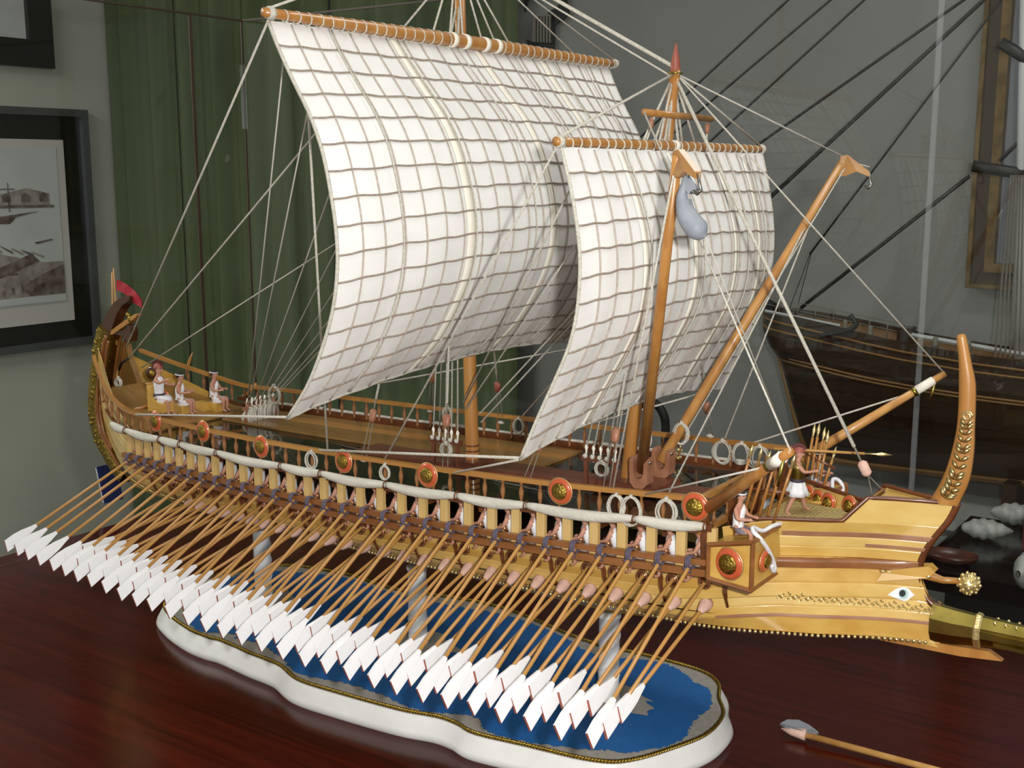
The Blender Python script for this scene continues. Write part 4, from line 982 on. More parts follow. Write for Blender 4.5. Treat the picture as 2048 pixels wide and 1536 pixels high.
def make_sail(name, label, prof, hw, zb, bulge, ncol, nrow, bands, brails, seed):
    """prof: (X, z) of the leech from yard to clew"""
    PX = [p[0] for p in prof]; PZ = [p[1] for p in prof]; C_ = catmull([np.array(p) for p in prof], 6)
    ln = [0]
    for a, b_ in zip(C_[:-1], C_[1:]): ln.append(ln[-1] + np.linalg.norm(b_ - a))
    ln = np.array(ln) / ln[-1]; CX = [c[0] for c in C_]; CZ_ = [c[1] for c in C_]; zt = PZ[0]
    rs = random.Random(seed)
    def S(u, v, off=0.0):
        x = float(np.interp(v, ln, CX)); z = float(np.interp(v, ln, CZ_)); k = 1 - u * u
        z = zt - (zt - z) * (1 - zb * k)
        x += bulge * k * math.sin(math.pi * min(1, v)) ** .9 + .014 * k * v
        x += .0016 * math.sin(u * 23 + v * 5) * (.3 + v) * .6
        return np.array((x + off, hw * u * (1 - .012 * math.sin(math.pi * v)), z + .0006 * math.sin(u * 40)))
    t = thing(name, label, 'sail', tuple(S(0, 0)))
    nu, nv = 64, 48
    F_ = [[S(-1 + 2 * i / nu, j / nv) for i in range(nu + 1)] for j in range(nv + 1)]
    B_ = [[p - V(.0016, 0, 0) for p in r_] for r_ in F_]
    obj('cloth', MB().grid(F_).grid([r_[::-1] for r_ in B_]), 'sailcloth', t)
    rim_ = [S(-1, v) for v in np.linspace(0, 1, 40)] + [S(u, 1) for u in np.linspace(-1, 1, 50)[1:-1]] + [S(1, v) for v in np.linspace(1, 0, 40)]
    obj('bolt_rope', MB().tube([p - V(.0008, 0, 0) for p in rim_], .0022, 6), 'rope', t)
    for i in range(1, ncol):
        u = -1 + 2 * i / ncol; w1, w2 = rs.uniform(0, 6), rs.uniform(0, 6)
        obj('upright_cord', MB().tube([S(u + .0014 * math.sin(v * 15 + w1), v, .0016) for v in np.linspace(.006, .995, 44)], .0011, 5), 'cord_pale', t)
    for j in range(1, nrow):
        v = j / nrow; w1 = rs.uniform(0, 6)
        obj('level_cord', MB().tube([S(u, v + .0010 * math.sin(u * 17 + w1) - .0010 * abs(math.sin(u * ncol * math.pi / 2)), .0019) for u in np.linspace(-1, 1, 90)], .0012, 5), 'cord', t)
    for u in bands:
        obj('seam_band', MB().grid([[S(u - .021, v, .0010), S(u - .0205, v, .0016), S(u + .0205, v, .0016), S(u + .021, v, .0010)] for v in np.linspace(.01, .99, 44)]), 'sail_band', t)
    for u in brails:
        obj('brail', MB().tube([S(u, -.0, .006)] + [S(u + .004 * math.sin(v * 4), v, .0042) for v in np.linspace(.03, .985, 40)], .0011, 5), 'rope', t)
    return S
SM = make_sail('main_sail', 'larger white checked sail billowing from the main mast', [(.108, .915), (.122, .885), (.144, .846), (.165, .812), (.182, .772), (.193, .725), (.199, .687), (.200, .649), (.193, .604), (.176, .558), (.150, .509), (.116, .466)], .372, .074, .030, 23, 16, (-.44, .03, .46), (-.76, -.43, -.10, .26, .53, .78), 1)
SF = make_sail('fore_sail', 'smaller white checked sail billowing from the fore mast', [(.4245, .775), (.434, .741), (.441, .71), (.446, .679), (.448, .648), (.445, .605), (.436, .567), (.418, .527), (.397, .485), (.372, .431)], .263, .075, .016, 17, 13, (-.55, -.1, .36, .72), (-.52, -.05, .5, .78), 2)

# ================================================================== BOOMS AND BOW SPARS
def boom(near):
    s = -1 if near else 1
    base, tip = V(.399, s * .026, .372), V(.550, s * .2435, .766)
    lab = 'near slanting boom with a grey dolphin weight hung from its tip' if near else 'far slanting boom with an empty hook rising over the bow'
    t = thing('boom', lab, 'boom', tuple(base), 'pair of slanting booms')
    obj('pole', MB().tube([base, (base + tip) / 2, tip], [.0072, .0064, .0052], 10), 'spar_wood' if near else 'pale_spar_wood', t)
    d = V(.030, s * .014, -.012)
    P = [tip + V(-.004, -s * .004, .004), tip + V(.004, 0, .006), tip + d + V(0, 0, -.004), tip + d + V(.0, 0, -.011), tip + d * .5 + V(0, 0, -.010), tip + V(.003, -s * .003, -.022), tip + V(-.004, -s * .007, -.022)]
    nrm = np.cross(d, (0, 0, 1)); nrm /= np.linalg.norm(nrm)
    obj('gooseneck', MB().prism([p - nrm * .004 for p in P], [p + nrm * .004 for p in P]), 'rail_wood', t)
    h = tip + d + V(.0, 0, -.012)
    obj('hook', MB().tube([h + V(0, 0, .006), h + V(.002, 0, -.004), h + V(.004, 0, -.010), h + V(0, 0, -.014), h + V(-.005, 0, -.011)], .0018, 6), 'steel', t)
    return tip, h, base
NT, NH, NB = boom(True)
FT, FH, FB = boom(False)
for s in (-1, 1):
    c = V(.401, s * .030, zr(.4) + DZ + .012)
    o8 = [(-.006, 0), (.006, 0), (.0125, .007), (.0135, .036), (.011, .041), (.0075, .037), (.0068, .020), (.004, .013), (-.004, .013), (-.0068, .020), (-.0075, .037), (-.011, .041), (-.0135, .036), (-.0125, .007)]
    cl = shp('clevis', MB().prism([c + V(x, -.009, z) for x, z in o8], [c + V(x, .009, z) for x, z in o8]), 'clevis_wood')
    for dx in (-.013, .013): shp('bolt', MB().sphere(c + V(dx, -.004, .035), .0028, 7, 5), 'steel', cl)
# dolphin weight
dt = thing('dolphin_weight', 'smooth grey dolphin shaped weight hanging from the near boom', 'weight', tuple(at_y(1385, 470, -.232)))
path = catmull([at_y(x, y, -.236) for x, y in ((1372, 352), (1368, 372), (1364, 395), (1370, 420), (1383, 445), (1398, 462), (1406, 470), (1411, 474))], 5)
nn_ = len(path); rad = [float(np.interp(i / (nn_ - 1), [0, .12, .3, .5, .68, .82, .93, 1], [.0026, .0034, .0060, .0108, .0118, .0080, .0034, .0014])) for i in range(nn_)]
obj('body', MB().tube(path, rad, 14), 'dolphin', dt)
tl = [at_y(x, y, -.236) for x, y in ((1366, 372), (1372, 350), (1380, 362), (1394, 378), (1380, 388))]
obj('tail_fluke', MB().prism([p - V(0, .003, 0) for p in tl], [p + V(.002, .003, 0) for p in tl]), 'dolphin', dt)
fn = [at_y(x, y, -.236) for x, y in ((1376, 412), (1372, 402), (1380, 398), (1382, 410))]
obj('fin', MB().prism([p - V(0, .004, 0) for p in fn], [p + V(0, .004, 0) for p in fn]), 'dolphin', dt)
obj('ring', MB().tube([at_y(1373, 350, -.236) + V(.003 * math.cos(a), 0, .004 * math.sin(a)) for a in np.linspace(0, 2 * math.pi, 10, endpoint=False)], .001, 5, closed=True), 'steel', dt)
STIP = {}
for s, lab in ((-1, 'near bow spar with white band slanting out past the spears'), (1, 'far bow spar with white band pointing at the dark ship')):
    base, tip = V(.546, s * .143, .372), V(.692, s * .2695, .485)
    t = thing('bow_spar', lab, 'spar', tuple(base), 'pair of bow spars')
    obj('pole', MB().tube([base, (base + tip) / 2, tip], [.0072, .0060, .0046], 10), 'spar_wood' if s < 0 else 'pale_spar_wood', t)
    a, b_ = base + (tip - base) * .80, base + (tip - base) * .92
    obj('white_band', MB().tube([a, b_], .0062, 10), 'sail_band', t)
    obj('brass_collar', MB().tube([base + (tip - base) * .775, a], .0066, 10), 'brass', t)
    c = base + (tip - base) * .94
    obj('pendant', MB().tube([c, c + V(-.004, 0, -.02), c + V(-.006, 0, -.032)], [.0016, .0022, .0014], 6), 'brass', t)
    STIP[s] = (base, tip)

# ================================================================== RIGGING
def rail_at(px, py, side):
    Y = side * .15
    for _ in range(30): p = at_y(px, py, Y); Y = side * rail_y(min(max(p[0], -.7), .54))
    return p
def rope(label, pts, r=.0012, m='rope', group=None, sag=0.0):
    P = [np.array(p, float) for p in pts]
    if sag and len(P) == 2: P = [P[0] * (1 - f) + P[1] * f - V(0, 0, sag * 4 * f * (1 - f)) for f in np.linspace(0, 1, 9)]
    return obj('rigging_rope', MB().tube(P, r, 6), m, None, label, 'rope', group)
def shroud(label, top, low, rail, r=.0018, blk='clevis_wood', group='shrouds'):
    top, low, rail = map(np.array, (top, low, rail)); t = thing('shroud', label, 'rope', tuple(rail), group)
    d = (low - top) / np.linalg.norm(low - top)
    obj('line', MB().tube([top, low - d * .02], r, 6), 'rope', t)
    obj('eye_splice', MB().tube([low - d * .022, low - d * .006], r * .7, 6), 'lanyard', t)
    obj('block', MB().tube([low - d * .006, low - d * .003, low + d * .009, low + d * .012], [.003, .0058, .0058, .003], 8, flat=.7), blk, t)
    for q in (-.0028, .0028): obj('lanyard', MB().tube([low + d * .010 + V(q, 0, 0), rail + V(q * 1.6, 0, 0)], .0008, 5), 'lanyard', t)
    obj('cleat', MB().sphere(rail, .0048, 8, 5, (1.3, .7, .6)), 'rope', t)
YM, YF = .9215, .781
MT = mast_main(1.055)
rope('white lift line from the near end of the main yard to the masthead', [(.115, -.374, YM + .006), MT], .0016)
rope('white lift line from the far end of the main yard to the masthead', [(.115, .374, YM + .006), MT], .0013)
rope('inner lift line from halfway along the far main yard to the masthead', [(.115, .255, YM + .006), MT], .0012)
for k, (yy, pe_) in enumerate(((-.19, (927, 806)), (-.08, (932, 818)), (.15, (959, 828)), (.18, (962, 845)))):
    rope('fore sail brail, %s from the near side, running aft to the main mast foot' % nth(k + 1), [(.4175, yy, .778), at_x(*pe_, .125)], .0012, 'rope', 'fore sail brails')
rope('thick white stay between the two mastheads', [mast_main(1.052), mast_fore(.874)], .0024)
rope('thinner white line below the stay between the mastheads', [mast_main(1.045), mast_fore(.862)], .0012)
rope('near brace from the main yard end down to the stern ornament', [(.115, -.376, YM - .004), at_y(253, 694, -.01)], .0014)
bs = at_y(238, 740, 0)
t = thing('backstay', 'backstay from behind the large sail to a black hook at the stern', 'rope', tuple(bs))
d_ = mast_main(1.03) - bs; d_ /= np.linalg.norm(d_)
obj('line', MB().tube([mast_main(1.03), bs + d_ * .035], .0016, 6), 'rope', t)
obj('hook', MB().tube([bs + d_ * .04, bs + d_ * .018 + V(0, -.004, .003), bs + d_ * .002], .0022, 6), 'black', t)
rope('far brace from behind the large sail to the stern rail coil', [(.115, .376, YM - .004), at_y(284, 735, .03)], .0013)
# pin rail aft with the fan of brail lines
pc = V(-.405, .070, zr(-.4) + DZ + .004)
pr_ = thing('pin_rail', 'wooden pin rail with a heap of white rope coils on the deck', 'pin rail', tuple(pc))
for sy in (-.030, .030): obj('post', MB().lathe([(.006, 0), (.006, .006), (.003, .010), (.0045, .026), (.003, .034)], pc + V(0, sy, 0), n=8), 'clevis_wood', pr_)
obj('bar', MB().box(pc + V(0, 0, .022), (.007, .078, .006)), 'clevis_wood', pr_)
for k in range(7): obj('pin', MB().lathe([(.0012, -.008), (.0014, .006), (.0026, .011), (.0010, .016)], pc + V(0, -.030 + .010 * k, .024), n=7), 'sail_band', pr_)
def coil(label, c, nrm, rx, rz, group='white rope coils', loops=4, r=.0014, seed=0, m='rope'):
    rs = random.Random(seed); c = np.array(c, float); n_ = np.array(nrm, float); n_ /= np.linalg.norm(n_); u = np.cross((0, 0, 1.0), n_); u /= np.linalg.norm(u)
    mb = MB()
    for k in range(loops):
        o_ = n_ * (k - loops / 2) * r * 1.1; a0 = rs.uniform(-.08, .08); sx_ = rx * rs.uniform(.82, 1.06); sz_ = rz * rs.uniform(.86, 1.06)
        mb.tube([c + o_ + u * sx_ * math.sin(a) * (1 - .05 * math.cos(a)) + V(0, 0, -rz + sz_ * math.cos(a)) + u * a0 * rx * 2 for a in np.linspace(0, 2 * math.pi, 18, endpoint=False)], r, 5, closed=True)
    for k in range(3): mb.tube([c + n_ * r * 2 + u * (k - 1) * r, c - n_ * r * 3 + V(0, 0, .003) + u * (k - 1) * r], r * 1.1, 5)
    return obj('rope_coil', mb, m, None, label, 'rope', group)
for k in range(6):
    coil('small rope coil, %s on the aft pin rail from the stern side' % nth(k + 1), pc + V(.006, -.027 + .011 * k, .022), (.9, .5, 0), .0105, .0125, 'coils on the aft pin rail', 4, .0016, k)
coil('large upright rope coil standing above the aft pin rail', at_x(547, 773, pc[0] + .01), (.5, -1, 0), .012, .016, 'coils on the aft pin rail', 4, .0015, 9)
coil('flat rope coil lying at the stern end of the aft pin rail', at_x(498, 822, pc[0] - .01), (.8, -.8, .1), .011, .013, 'coils on the aft pin rail', 4, .0015, 10)
for k, (Yy, q) in enumerate(((-.34, -.030), (-.28, -.026), (-.17, -.014), (-.06, -.004), (.05, .006), (.16, .014), (.27, .022), (.33, .030))):
    rope('brail line, %s of the fan between aft pin rail and large sail' % nth(k + 1), [pc + V(0, q, .028), (.106, Yy, YM - .002)], .0010, 'thin_rope', 'fan of brail lines')
rope('white line hanging straight behind the near edge of the large sail', [(.108, -.318, YM), rail_at(655, 898, -1)], .0017)
shroud('near shroud with pale block just left of the large sail foot', mast_main(.99), rail_at(741, 846, -1) * .82 + mast_main(.99) * .02 + V(0.0, 0, .056), rail_at(727, 918, -1)) if False else None
def shroud_px(label, top, px, rail, f=.86, **kw):
    """block sits on the line mast -> rail, above the rail"""
    rail = np.array(rail); low = top + (rail - top) * f
    shroud(label, top, low, rail, **kw)
shroud_px('near main shroud with pale block left of the main mast', mast_main(.99), None, rail_at(727, 920, -1), .90)
shroud_px('near main shroud with pink block close beside the main mast', mast_main(.99), None, rail_at(890, 942, -1), .895)
shroud_px('far main shroud with red block right of the main mast', mast_main(.99), None, rail_at(1002, 845, 1), .90, blk='oar_red')
shroud_px('far main shroud ending at the far rail behind the large sail', mast_main(.99), None, rail_at(860, 822, 1), .90)
shroud_px('near fore shroud with pink block beside the fore mast', mast_fore(.845), None, rail_at(1212, 980, -1), .86)
shroud_px('near fore shroud running down under the small sail clew', mast_fore(.845), None, rail_at(1052, 962, -1), .90)
shroud_px('far fore shroud with brown block under the far corner of the small sail', mast_fore(.845), None, rail_at(1420, 872, 1), .90)
# halyards by the masts, belayed on kevels
for nm, mp_, base, zt_, n, lab in (('main', mast_main, V(.085, -.034, zr(.1) + DZ + .006), .925, 5, 'main mast'), ('fore', mast_fore, V(.340, -.030, zr(.34) + DZ + .006), .79, 5, 'fore mast')):
    kv = thing('kevel', 'small wooden belaying rack with white knots beside the ' + lab, 'belaying rack', tuple(base), 'belaying racks')
    for q in (-.022, .022): obj('post', MB().box(base + V(q, 0, .020), (.005, .005, .040)), 'red_wood', kv)
    obj('bar', MB().box(base + V(0, 0, .036), (.058, .006, .007)), 'red_wood', kv)
    for k in range(n):
        c = base + V(-.022 + .011 * k, 0, .041); obj('pin', MB().lathe([(.0012, -.010), (.0014, .005), (.0026, .009), (.001, .013)], c, n=7), 'sail_band', kv)
        obj('knot', MB().sphere(c + V(0, -.003, -.002), .0036, 7, 5), 'rope', kv)
        rope('halyard, %s from the stern side, running up the %s' % (nth(k + 1), lab), [c + V(0, 0, .006), mp_(zt_) + V(-.012 + .004 * k, -.012, 0)], .0012, 'rope', 'halyards of the ' + lab)
    coil('rope coil hanging under the rack beside the ' + lab, base + V(.004, -.005, .034), (0, -1, 0), .009, .009, 'white rope coils', 4, .0012, 5)
for k, Yy in enumerate((-.085, -.05, -.022, .02, .05, .085)):
    rope('short line, %s from the near side, between main yard and masthead' % nth(k + 1), [(.112, Yy, YM + .008), mast_main(1.03) + V(0, Yy * .12, 0)], .0015, 'rope', 'lines above the main yard')
for k, Yy in enumerate((-.075, -.035, -.012, .025, .06)):
    rope('short line, %s from the near side, between fore yard and fore masthead' % nth(k + 1), [(.419, Yy, YF + .005), mast_fore(.855) + V(0, Yy * .15, 0)], .0016, 'rope', 'lines above the fore yard')
rope('lift line from the near end of the fore yard to the fore masthead', [(.4215, -.262, YF + .005), mast_fore(.868)], .0017)
rope('lift line from the far end of the fore yard to the fore masthead', [(.4215, .262, YF + .005), mast_fore(.868)], .0014)
rope('near brace from the fore yard end slanting aft to the near rail', [(.4215, -.265, YF - .003), rail_at(767, 924, -1)], .0013)
rope('far brace from the fore yard end slanting aft to the far rail', [(.4215, .265, YF - .003), rail_at(1045, 832, 1)], .0012)
fs_ = at_y(1722, 922, 0); fg = at_y(1750, 990, -.012)
t = thing('forestay', 'thick white forestay with pale block running down to the prow', 'rope', tuple(fg))
dd_ = (fs_ - mast_fore(.864)); dd_ /= np.linalg.norm(dd_)
obj('line', MB().tube([mast_fore(.864), fs_ - dd_ * .018], .0023, 6), 'rope', t)
obj('eye_splice', MB().tube([fs_ - dd_ * .02, fs_], .0014, 6), 'lanyard', t)
obj('block', MB().tube([fs_, fs_ + dd_ * .003, fs_ + dd_ * .016, fs_ + dd_ * .019], [.003, .0062, .0062, .003], 8, flat=.75), 'leather', t)
for y in (-.008, .008): obj('lanyard', MB().tube([fs_ + dd_ * .018, fg + V(y * .6, .012 + y, 0)], .0007, 5), 'lanyard', t)
rope('thin line from the fore masthead to the far boom tip', [mast_fore(.868), FT + V(-.002, 0, .004)], .0010)
rope('thin line from the fore masthead to the far bow spar tip', [mast_fore(.868), STIP[1][1]], .0011)
rope('thin line from the cross bar down to the near bow spar tip', [cb[0], STIP[-1][1]], .0011)
rope('line from the far boom down to the near deck rail', [FB + (FT - FB) * .84, at_z(1338, 985, zr(.5) + DZ + .004)], .0013)
rope('line from the far boom down to the far deck rail', [FB + (FT - FB) * .86, rail_at(1450, 876, 1)], .0012)
rope('line from the near boom tip down to the near deck rail', [NT + V(-.004, 0, -.02), rail_at(1226, 978, -1)], .0013)
rope('line from the dolphin weight down to the far rail', [at_y(1411, 474, -.236), rail_at(1578, 895, 1)], .0008, 'thin_rope')
nb = np.cross(FT - FB, (0, 1, 0)); nb /= np.linalg.norm(nb)
rope('white line lying along the far boom', [FB + (FT - FB) * .12 - nb * .009, FT - nb * .007, FT + V(.03, .014, -.010)], .0011)
coil('rope coil hanging from the lower part of the far boom', FB + (FT - FB) * .13 + V(.0, -.010, 0), (.4, -1, 0), .010, .014, 'white rope coils', 5, .0011, 21)
rope('line from the near bow spar band back to the near rail', [STIP[-1][0] + (STIP[-1][1] - STIP[-1][0]) * .78, rail_at(1284, 990, -1)], .0011, 'thin_rope')
rope('line from the far bow spar band back to the far rail', [STIP[1][0] + (STIP[1][1] - STIP[1][0]) * .78, rail_at(1508, 885, 1)], .0013)
rope('white sheet from the large sail clew to the stern rail', [(.114, -.372, .467), rail_at(268, 829, -1)], .0016)
rope('far sheet from the large sail clew to the far stern rail', [(.114, .372, .467), rail_at(640, 788, 1)], .0014)
rope('thick white sheet from the small sail clew to the near rail', [(.371, -.263, .432), rail_at(632, 900, -1)], .0018)
rope('second sheet from the small sail clew to the near rail', [(.371, -.263, .430), rail_at(905, 946, -1)], .0013)
rope('far sheet from the small sail clew aft to the far rail', [(.371, .263, .432), rail_at(1180, 848, 1)], .0015)
# coils along the rails
NC = [(628, 905, 11), (775, 932, 9), (1237, 992, 12), (1266, 996, 15), (1337, 1000, 13)]
for k, (px, py, r_) in enumerate(NC):
    p = rail_at(px, py, -1); coil('rope coil, %s from the stern on the near deck rail' % nth(k + 1), p + V(0, -.006, .002), (.15, -1, 0), r_ / 1150, r_ / 900, 'rope coils on the near rail', 5, .00105, 30 + k)
FCs = [(898, 815, 11), (1040, 838, 12), (1447, 882, 17), (1486, 888, 15), (1522, 893, 17), (277, 743, 9), (240, 757, 8)]
for k, (px, py, r_) in enumerate(FCs):
    p = rail_at(px, py, 1) if k < 5 else at_y(px, py, .04 if k == 5 else -.02)
    coil(('rope coil, %s from the stern on the far deck rail' % nth(k + 1)) if k < 5 else ('rope coil on the stern screen beside the helmsman', 'small rope coil inside the stern post')[k - 5], p + V(0, -.005, .001), (.15, -1, 0), r_ / 1250, r_ / 1050, 'rope coils on the far rail', 5, .0011, 50 + k)
coil('rope coil hanging behind the near boom foot', at_y(1293, 858, .04), (1, -.5, 0), .008, .014, 'white rope coils', 4, .0014, 70)

# shields along the rails
for k, (px, py, sx_) in enumerate(((312, 842, .8), (407, 862, .8), (523, 893, .85), (688, 922, .9), (856, 950, .95), (1121, 982, 1.0), (1391, 1013, 1.0))):
    Y = -.15
    for _ in range(20): p = at_y(px, py, Y); Y = -rail_y(min(p[0], .54)) - .004
    shield(p, (.05, -1, 0), .0165, 'orange shield with gold boss, %s from the stern on the near rail' % nth(k + 1), 'orange shields on the near rail', (sx_, 1, 1))
for k, (px, py) in enumerate(((1618, 990), (1638, 1000), (1658, 1006), (1700, 1012))):
    Y = .06
    for _ in range(20): p = at_y(px, py, Y); Y = lev_y(7, min(max(p[0], .56), .70)) - .008
    shield(p, (-.35, -1, 0), .0135, 'orange shield, %s from the stern inside the far bow bulwark' % nth(k + 1), 'orange shields in the bow', (.8, 1, 1))
shield(at_y(328, 792, -.02), (.5, -1, 0), .010, 'small orange shield on the helmsman seat', 'orange shields')
# gilt chain of leaves on the far rail
mb = MB(); gc = rail_at(1352, 868, 1)
for k in range(26): mb.sphere(gc + V(rnd.uniform(-.012, .012), -.006 + rnd.uniform(-.003, .003), -.004 - .033 * rnd.random()), rnd.uniform(.002, .0036), 6, 4)
obj('gilt_cluster', mb, 'gold', None, 'cluster of gilt leaves hung on the far rail behind the booms', 'ornament')

# ================================================================== FIGURINES
def skin_mesh(name, nodes, edges, root, m='skin', sub=1):
    ids = list(nodes); me = bpy.data.meshes.new(name)
    me.from_pydata([nodes[i][0] for i in ids], [(ids.index(a), ids.index(b_)) for a, b_ in edges], [])
    o = bpy.data.objects.new('tmp_' + name, me); COL.objects.link(o)
    sk = o.modifiers.new('skin', 'SKIN'); sk.use_smooth_shade = True
    for i, k in enumerate(ids):
        r = nodes[k][1]; v = me.skin_vertices[0].data[i]; v.radius = (r, r) if not isinstance(r, tuple) else r; v.use_root = (k == root)
    ss = o.modifiers.new('sub', 'SUBSURF'); ss.levels = sub; ss.render_levels = sub
    dg = bpy.context.evaluated_depsgraph_get(); dg.update()
    out = bpy.data.meshes.new_from_object(o.evaluated_get(dg)); out.name = name
    out.materials.clear(); out.materials.append(MATS[m])
    bpy.data.objects.remove(o)
    return out
S_ = .001
def body_nodes(pose):
    """a small figure facing -X; lengths in mm from the pelvis"""
    N = {'pel': ((0, 0, 0), 5.2), 'bel': (pose['bel'], 4.6), 'che': (pose['che'], 5.6), 'nek': (pose['nek'], 2.1), 'chn': (tuple(np.array(pose['hed']) + (-.6, 0, .9)), 3.6),
         'hed': (tuple(np.array(pose['hed']) + (0.2, 0, 4.6)), 5.2), 'crn': (tuple(np.array(pose['hed']) + (.6, 0, 8.6)), 4.0)}
    E_ = [('pel', 'bel'), ('bel', 'che'), ('che', 'nek'), ('nek', 'chn'), ('chn', 'hed'), ('hed', 'crn')]
    N['nose'] = (tuple(np.array(pose['hed']) + (-5.4, 0, 3.2)), .8); E_.append(('hed', 'nose'))
    for sd, k in ((-1, 'l'), (1, 'r')):
        for j, (nm, r) in enumerate((('sho', 2.9), ('elb', 2.1), ('wri', 1.5), ('han', 1.8))): N[nm + k] = (pose[nm + k], r)
        for j, (nm, r) in enumerate((('hip', 4.0), ('kne', 2.9), ('ank', 1.8), ('toe', 1.5))): N[nm + k] = (pose[nm + k], r)
        E_ += [('che', 'sho' + k), ('sho' + k, 'elb' + k), ('elb' + k, 'wri' + k), ('wri' + k, 'han' + k), ('pel', 'hip' + k), ('hip' + k, 'kne' + k), ('kne' + k, 'ank' + k), ('ank' + k, 'toe' + k)]
        h = np.array(pose['han' + k], float); w_ = np.array(pose['wri' + k], float); d = (h - w_) / max(1e-6, np.linalg.norm(h - w_))
        q = np.cross(d, (0, 0, 1)); q = q / max(1e-6, np.linalg.norm(q))
        for j, (a, L_) in enumerate(((-.9, 1.9), (-.3, 2.6), (.3, 2.5), (.9, 2.0))):
            N['f%d%s' % (j, k)] = (tuple(h + d * L_ + q * a + (0, 0, -.7)), .45); E_.append(('han' + k, 'f%d%s' % (j, k)))
        N['th' + k] = (tuple(h + d * .6 + (0, 0, 1.7)), .5); E_.append(('han' + k, 'th' + k))
    return {i: (tuple(np.array(p) * S_), r * S_) for i, (p, r) in N.items()}, E_
def loft(rings, n=14, wob=0.0):
    """rings: centre, rx, ry"""
    mb = MB(); mb.grid([[(c[0] * S_ + rx * S_ * math.cos(a) * (1 + wob * math.sin(a * 7)), c[1] * S_ + ry * S_ * math.sin(a) * (1 + wob * math.sin(a * 7)), c[2] * S_) for a in np.linspace(0, 2 * math.pi, n, endpoint=False)] for c, rx, ry in rings], True, True)
    return mb
SIT = dict(bel=(1, 0, 9), che=(.5, 0, 19), nek=(-.5, 0, 26.5), hed=(-1.2, 0, 30), shol=(0, -7.5, 22), shor=(0, 7.5, 22), elbl=(-4, -10, 13), elbr=(-4, 10, 13), wril=(-13, -7, 13), wrir=(-13, 7, 13), hanl=(-16, -6, 13.5), hanr=(-16, 6, 13.5),
           hipl=(-2, -4, -.5), hipr=(-2, 4, -.5), knel=(-17, -5, 1), kner=(-17, 5, 1), ankl=(-16, -5, -15), ankr=(-16, 5, -15), toel=(-21, -5, -16.5), toer=(-21, 5, -16.5))
ROW = dict(SIT, bel=(-1.5, 0, 9), che=(-4.5, 0, 18.5), nek=(-8, 0, 25), hed=(-9.5, 0, 28), shol=(-5.5, -7.5, 21), shor=(-5.5, 7.5, 21), elbl=(-9, -9.4, 13), elbr=(-9, 9.4, 13), wril=(-18, -7, 10), wrir=(-18, 8, 9), hanl=(-21, -7, 9), hanr=(-21, 7, 9))
STAND = dict(bel=(0, 0, 9), che=(0, 0, 20), nek=(0, 0, 27.5), hed=(-.6, 0, 31), shol=(0, -7.5, 23), shor=(0, 7.5, 23), elbl=(3, -13, 22), elbr=(-6, 12, 16), wril=(1, -15, 31), wrir=(-14, 9, 17), hanl=(0, -15, 34), hanr=(-17, 8, 17.5),
             hipl=(0, -4, -1), hipr=(0, 4, -1), knel=(-5, -8, -17), kner=(3, 8, -17), ankl=(-8, -11, -34), ankr=(9, 10, -34), toel=(-13, -11.5, -36), toer=(4, 10.5, -36))
MESH = {}
def fig_mesh(key, pose):
    if key not in MESH: n_, e_ = body_nodes(pose); MESH[key] = skin_mesh(key + '_body', n_, e_, 'pel')
    return MESH[key]
TUN_ROW = loft([((-1, 0, -3.5), 6.4, 7.2), ((-.5, 0, 2), 6.4, 6.8), ((-1.8, 0, 8), 5.9, 6.4), ((-4.2, 0, 15), 6.6, 7.2), ((-5.2, 0, 20), 6.5, 7.8), ((-6.4, 0, 23.5), 4.4, 5.4), ((-7.0, 0, 24.6), 2.8, 3.2)]).mesh('tunic', 'tunic')
KILT_SIT = loft([((3, 0, 2.5), 4.5, 5.5), ((-1, 0, 3.2), 7.5, 8), ((-5, 0, 2.2), 9, 8.6), ((-7, 0, -1.5), 9.8, 8.8), ((-6, 0, -5), 9.0, 8.2)], 18, .05).mesh('kilt', 'tunic')
SASH = loft([((.6, 0, 3), 5.6, 6.2), ((.9, 0, 9), 5.2, 5.8), ((.6, -1.0, 15), 6.1, 6.2), ((.4, -2.4, 20), 5.7, 5.4), ((.2, -4.5, 24), 3.2, 3.0), ((.1, -5.0, 25), 1.4, 1.4)]).mesh('tunic', 'tunic')
TUN_ST = loft([((0, 0, 0), 6.6, 7.4), ((0, 0, 6), 5.6, 6.4), ((0, 0, 12), 5.7, 6.5), ((0, 0, 20), 6.6, 8.0), ((0, 0, 25), 4.2, 5.6), ((0, 0, 26.4), 2.6, 3.0)])
SKIRT = loft([((0, 0, 4), 5.8, 6.6), ((0, 0, -2), 7.6, 8.6), ((0, 0, -8), 9.6, 11.2), ((0, 0, -14), 11.4, 13.6), ((0, 0, -14.2), 10.6, 12.8)], 28, .06).mesh('skirt', 'tunic')
BELT = loft([((0, 0, 1.5), 6.7, 7.5), ((0, 0, 2), 7.1, 7.9), ((0, 0, 5), 6.8, 7.5), ((0, 0, 5.5), 6.2, 6.9)], 18).mesh('belt', 'belt')
CUIR = loft([((0, 0, 5), 6.0, 6.8), ((0, 0, 10), 6.3, 7.0), ((0, 0, 18), 7.4, 8.4), ((0, 0, 23), 6.4, 7.6), ((0, 0, 25.5), 3.4, 4.2)], 18).mesh('cuirass', 'brass')
def hair_mesh(hed, m='hair', band=True):
    c = np.array(hed) * S_ + np.array((.0006, 0, .0058)); mb = MB()
    G = []
    for f in np.linspace(.01, 1, 8):
        row = []
        for a in np.linspace(0, 2 * math.pi, 16, endpoint=False):
            p = f * (1.38 + 1.0 * (.5 + .5 * math.cos(a))); row.append(tuple(c + .0054 * np.array((math.sin(p) * math.cos(a), math.sin(p) * math.sin(a), math.cos(p)))))
        G.append(row)
    return mb.grid(G, True, True).mesh('hair', m)
